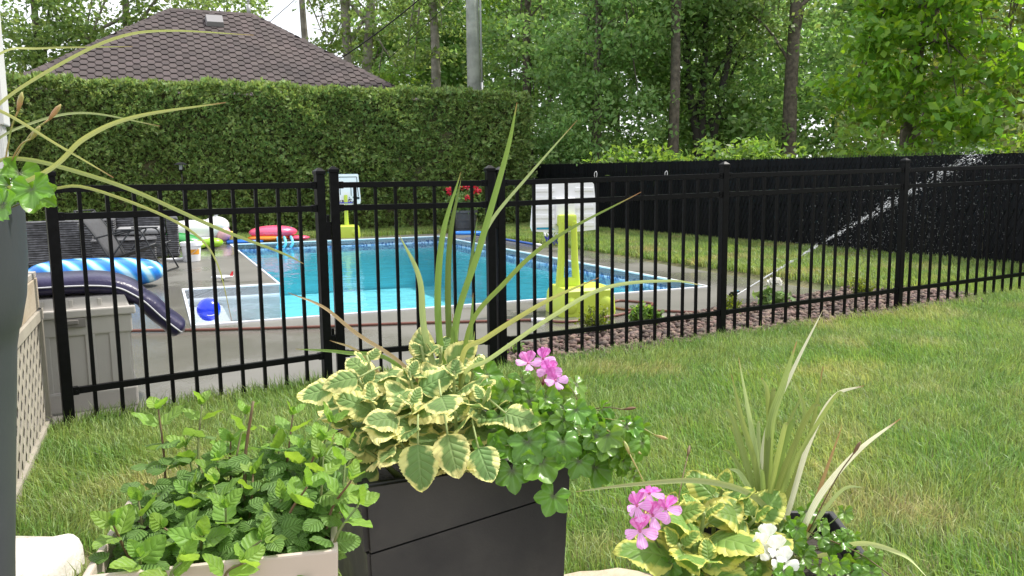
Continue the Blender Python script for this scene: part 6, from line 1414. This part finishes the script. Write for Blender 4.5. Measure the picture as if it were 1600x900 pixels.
plectranthus('yellow-edged variegated plant in the low planter at the bottom right', (0.32, 1.36, 0.54), Vector((0.33, 1.38, 0.545)), PLEC_R, [], plec_r, 1.05)

# ------------------------------------------------------------------ spike plants: long ribbon leaves
SPK = dict(g=leaf_shader('spike_green', (0.105, 0.195, 0.038), (0.15, 0.24, 0.06), 0.4, 0.3, 0.01, 0, 0.0, tip=(0.33, 0.20, 0.09), streak=(0.16, 0.24, 0.065), objrand=0.2),
           h=leaf_shader('spike_light_green', (0.17, 0.235, 0.055), (0.22, 0.29, 0.08), 0.4, 0.3, 0.01, 0, 0.0, tip=(0.33, 0.20, 0.09), streak=(0.27, 0.34, 0.11), objrand=0.2),
           p=leaf_shader('spike_pale', (0.24, 0.32, 0.11), (0.3, 0.38, 0.16), 0.4, 0.3, 0.01, 0, 0.0, tip=(0.33, 0.20, 0.09), streak=(0.38, 0.44, 0.20), objrand=0.12),
           y=leaf_shader('spike_yellow', (0.23, 0.30, 0.065), (0.29, 0.35, 0.1), 0.4, 0.3, 0.01, 0, 0.0, tip=(0.33, 0.20, 0.09), streak=(0.40, 0.42, 0.16), objrand=0.15),
           w=leaf_shader('spike_white', (0.55, 0.57, 0.36), (0.6, 0.6, 0.42), 0.4, 0.3, 0.01, 0, 0.0, tip=(0.33, 0.20, 0.09), streak=(0.72, 0.72, 0.55), objrand=0.08),
           d=leaf_shader('spike_dry', (0.42, 0.30, 0.15), (0.45, 0.34, 0.18), 0.6, 0.2, 0.01, 0, 0.0, tip=(0.33, 0.20, 0.09), streak=(0.52, 0.42, 0.24)),
           b=leaf_shader('spike_brown', (0.30, 0.19, 0.07), (0.34, 0.22, 0.1), 0.6, 0.2, 0.01, 0, 0.0, tip=(0.33, 0.20, 0.09), streak=(0.38, 0.27, 0.12)))
def blade(t, pts, w_, kind, face=Vector((0, -1, 0.25))):
    n = 34; path = spline(pts, n); V = []; lu = []; lv = []; tw = random.uniform(-0.5, 0.5); K = 5
    for i, p in enumerate(path):
        u = i / n; tg = (path[min(i + 1, n)] - path[max(i - 1, 0)]).normalized(); fn = (face + Vector((tw * u, 0, 0))); fn = (fn - tg * fn.dot(tg)).normalized(); s = tg.cross(fn).normalized()
        hw = w_ / 2 * min(1, 0.6 + u * 1.6) * (1 - max(0, (u - 0.45) / 0.55) ** 2.0) + 0.0004
        for j in range(K):
            q = (j - 2) / 2; V.append(p + s * q * hw + fn * (abs(q) * hw * 0.35)); lu.append(u); lv.append(q)
    F = [(i * K + j, i * K + j + 1, (i + 1) * K + j + 1, (i + 1) * K + j) for i in range(n) for j in range(K - 1)]
    return np_mesh('leaf', np.array([tuple(v) for v in V]), np.array(F), SPK[kind], t, True, {'lu': lu, 'lv': lv})
for nm, lab, L_, loc in (('spike_plant', 'tall green spike plant rising from the dark square planter', BL_MAIN, (-0.1, 1.7, 0.66)), ('spike_plant', 'spike plant with whitish ribbon leaves in the low planter at the bottom right', BL_RIGHT, (0.46, 1.45, 0.56)), ('spike_plant', 'spike plant with long yellow-green leaves arching out of the tall pot', BL_LEFT, (-0.8, 1.05, 1.19))):
    t = thing(nm, lab, 'plant', loc); base = Vector(loc)
    for pts, w_, k in L_:
        pts = [Vector(p) for p in pts]; pts[0] = base + (pts[0] - base) * (0.25 if nm else 1); blade(t, pts, w_ * (0.95 if L_ is BL_MAIN else (1.0 if L_ is BL_RIGHT else 0.5)), 'h' if (k == 'g' and L_ is BL_RIGHT) else k)
    if L_ is BL_RIGHT:
        for k in range(13):
            a_ = random.uniform(-0.9, 0.9); h_ = random.uniform(0.14, 0.30); e_ = base + Vector((math.sin(a_) * h_ * 0.45, random.uniform(-0.05, 0.08), h_)); blade(t, [base + rv(0.006), base.lerp(e_, 0.5) + Vector((-math.sin(a_) * 0.012, 0, 0.01)), e_, e_ + Vector((math.sin(a_) * 0.03, 0, 0.012))], random.uniform(0.007, 0.011), random.choice('hhpgp'))
    elif L_ is BL_MAIN:
        for k in range(3):
            a_ = random.uniform(-0.3, 0.3); h_ = random.uniform(0.2, 0.36); e_ = base + Vector((math.sin(a_) * h_ * 0.35, random.uniform(-0.03, 0.08), h_)); blade(t, [base + rv(0.006), base.lerp(e_, 0.5) + Vector((-math.sin(a_) * 0.012, 0, 0.01)), e_], random.uniform(0.008, 0.012), random.choice('ghg'))
    b = MB(); b.tube([base - Vector((0, 0, 0.03)), base + Vector((0, 0, 0.03))], [0.016, 0.011], 10); b.build('crown_base', SPK['p'], t, True)

# ------------------------------------------------------------------ ivy geraniums
IVY_M = leaf_shader('ivy_geranium_leaf', (0.130, 0.265, 0.036), (0.18, 0.33, 0.07), 0.30, 0.34, 6.0, 0.0, 0.35, centre=(0.085, 0.11, 0.04), spec=0.5)
ivy_v = [palm_leaf('ivy_leaf', IVY_M, 5, k, cu, dp) for k, (cu, dp) in enumerate(((0.25, 0.26), (0.6, 0.22), (-0.2, 0.28), (0.9, 0.2)))]
PETP = leaf_shader('pink_petal', (0.76, 0.38, 0.72), (0.66, 0.24, 0.6), 0.5, 0.35, 0.01, 0, 0.0, streak=(0.80, 0.48, 0.78), objrand=0.08)
PETU = leaf_shader('pink_upper_petal', (0.76, 0.38, 0.72), (0.6, 0.12, 0.42), 0.5, 0.35, 0.01, 0, 0.0, centre=(0.58, 0.12, 0.42), objrand=0.08)
PETW = leaf_shader('white_flower_petal', (0.82, 0.82, 0.80), (0.8, 0.8, 0.74), 0.5, 0.35, 0.01, 0, 0.0, objrand=0.03)
pet_p = [petal_mesh('petal', PETP, k) for k in range(2)]; pet_u = [petal_mesh('petal', PETU, k + 5) for k in range(2)]; pet_w = [petal_mesh('petal', PETW, k + 9, 0.42) for k in range(2)]
BUDM = mat('bud_green', (0.28, 0.36, 0.10), 0.5, (0.45, 0.25, 0.12), 40)
def flower(t, p, face, size, kind, src):
    p = Vector(p); face = Vector(face).normalized(); b = MB(); b.tube(spline([src, src.lerp(p, 0.6) + UP * 0.012, p - face * 0.004], 8), 0.0012, 5); b.ell(p, (0.003, 0.003, 0.003), 8, 6)
    fo = b.build('flower', STEMG if kind == 'w' else mat('pink_pedicel', (0.45, 0.13, 0.22), 0.5), t, True)
    ref = (UP - face * UP.dot(face)).normalized(); sx2 = face.cross(ref)
    for k, a_ in enumerate((0.42, -0.42, 1.75, -1.75, math.pi)):
        a_ += random.uniform(-0.12, 0.12); dv = ref * math.cos(a_) + sx2 * math.sin(a_) + face * 0.28; me = random.choice(pet_w) if kind == 'w' else (random.choice(pet_u) if k < 2 else random.choice(pet_p))
        place('petal', me, fo, p, dv, face + rv(0.12), size * random.uniform(0.88, 1.1))
    return fo
def ivy_leaf(t, p, nrm_, s, src=None):
    p = Vector(p); nrm_ = Vector(nrm_).normalized(); dv = Vector((random.uniform(-0.6, 0.6), -0.5, -1)) ; place('leaf', random.choice(ivy_v), t, p, dv, nrm_, s)
    src = src if src is not None else p + Vector((random.uniform(-0.02, 0.02), 0.035, -0.012)); b = MB(); b.tube(spline([src, src.lerp(p, 0.5) - nrm_ * 0.008, p - nrm_ * 0.001], 6), 0.0011, 5); b.build('petiole', STEMG, t, True)
def bud(t, p, src, kind=0):
    p = Vector(p); b = MB(); dv = (p - src).normalized(); b.tube(spline([src, src.lerp(p, 0.6) + UP * 0.01, p], 10), 0.0011, 5); b.tube([p, p + dv * 0.010, p + dv * 0.018, p + dv * 0.024], [0.0016, 0.0032, 0.003, 0.0008], 8); b.build('bud', [STEMB, BUDM][kind], t, True)
random.seed(11)
t = thing('ivy_geranium', 'glossy ivy geranium with pink flowers at the right of the dark square planter', 'plant', (0.06, 1.62, 0.66))
root = Vector((0.05, 1.62, 0.66)); NV = {'f': Vector((0.1, -0.95, 0.35)), 'r': Vector((0.75, -0.5, 0.4)), 't': Vector((0.05, -0.45, 0.9))}
for k in range(7):
    e = Vector((0.02 + 0.035 * k, 1.50 + random.uniform(-0.02, 0.08), 0.80 - 0.018 * k)); b = MB(); b.tube(spline([root, root.lerp(e, 0.5) + UP * 0.04, e], 10), 0.0022, 6); b.build('stem', STEMG, t, True)
for p, k in IVY: ivy_leaf(t, p, NV[k] + rv(0.22), random.uniform(0.070, 0.092) if k == 'f' else random.uniform(0.058, 0.08))
for _ in range(62):
    u = random.random(); c0 = Vector((-0.02, 1.60, 0.80)).lerp(Vector((0.20, 1.52, 0.735)), u); q = rv(1).normalized(); q.y = -abs(q.y) * 0.8; q.z = q.z * 0.8 + 0.15
    ivy_leaf(t, c0 + Vector((q.x * 0.075, q.y * 0.07, q.z * 0.062 * (1 - 0.2 * u))), q + UP * 0.55 + Vector((0, -0.3, 0)) + rv(0.15), random.uniform(0.046, 0.072))
for k, p in FLOW:
    if k == 'A': flower(t, p, Vector((0.15, -0.85, 0.35)) + rv(0.25), 0.027, 'p', Vector((0.06, 1.62, 0.83)))
for i, p in enumerate(IVY_BUD): bud(t, p, Vector((0.10 + 0.02 * i, 1.56, 0.78)), i % 2)
t = thing('ivy_geranium', 'pink-flowered geranium at the left of the low bottom-right planter', 'plant', (0.28, 1.34, 0.55))
for k, p in FLOW:
    if k == 'B': flower(t, p, Vector((-0.1, -0.8, 0.3)) + rv(0.35), 0.027, 'p', Vector((0.215, 1.31, 0.675)))
b = MB(); b.tube(spline([Vector((0.28, 1.36, 0.55)), Vector((0.24, 1.33, 0.63)), Vector((0.215, 1.31, 0.675))], 10), 0.002, 6); b.build('stem', STEMG, t, True)
for q in ((1, (0.205, 1.40, 0.76)), (0, (0.33, 1.5, 0.72))): bud(t, q[1], Vector((0.27, 1.36, 0.60)), q[0])
for q in ((0.26, 1.30, 0.60), (0.30, 1.30, 0.575), (0.24, 1.28, 0.58)): ivy_leaf(t, q, Vector((0, -0.5, 0.8)) + rv(0.2), 0.05)
t = thing('ivy_geranium', 'white-flowered ivy geranium at the right of the low bottom-right planter', 'plant', (0.47, 1.38, 0.55))
for p in IVY_R: ivy_leaf(t, p, Vector((0.05, -0.45, 0.9)) + rv(0.25), random.uniform(0.036, 0.05), Vector(p).lerp(Vector((0.47, 1.40, 0.56)), 0.5))
for _ in range(34):
    p = Vector((random.uniform(0.40, 0.60), random.uniform(1.24, 1.46), random.uniform(0.585, 0.645))); ivy_leaf(t, p, Vector((0, -0.4, 0.9)) + rv(0.28), random.uniform(0.030, 0.046))
for k, p in FLOW:
    if k == 'W': flower(t, p, Vector((0.1, -0.75, 0.55)) + rv(0.2), 0.0235, 'w', Vector((0.44, 1.36, 0.60)))
for i, p in enumerate(((0.585, 1.36, 0.77), (0.61, 1.25, 0.60))): bud(t, p, Vector((0.52, 1.38, 0.62)), 0)
t = thing('ivy_geranium', 'geranium with glossy leaves and pale pink petals at the rim of the tall pot', 'plant', (-0.7, 1.03, 1.19))
for p in IVY_LF: ivy_leaf(t, p, Vector((0.3, -0.5, 0.8)) + rv(0.25), random.uniform(0.05, 0.07), Vector((-0.72, 1.05, 1.2)))
for _ in range(14): ivy_leaf(t, Vector((random.uniform(-0.95, -0.62), random.uniform(0.9, 1.15), random.uniform(1.235, 1.27))), Vector((0.2, -0.4, 0.9)) + rv(0.2), random.uniform(0.04, 0.06), Vector((-0.8, 1.05, 1.2)))
for p in ((-0.66, 1.02, 1.335), (-0.665, 1.0, 1.30)): flower(t, p, Vector((-0.4, -0.6, 0.4)), 0.026, 'p', Vector((-0.72, 1.05, 1.24)))
for i, p in enumerate(((-0.568, 1.03, 1.325), (-0.575, 1.0, 1.30), (-0.60, 1.02, 1.335), (-0.63, 1.0, 1.325))): bud(t, p, Vector((-0.64, 1.04, 1.25)), 1)
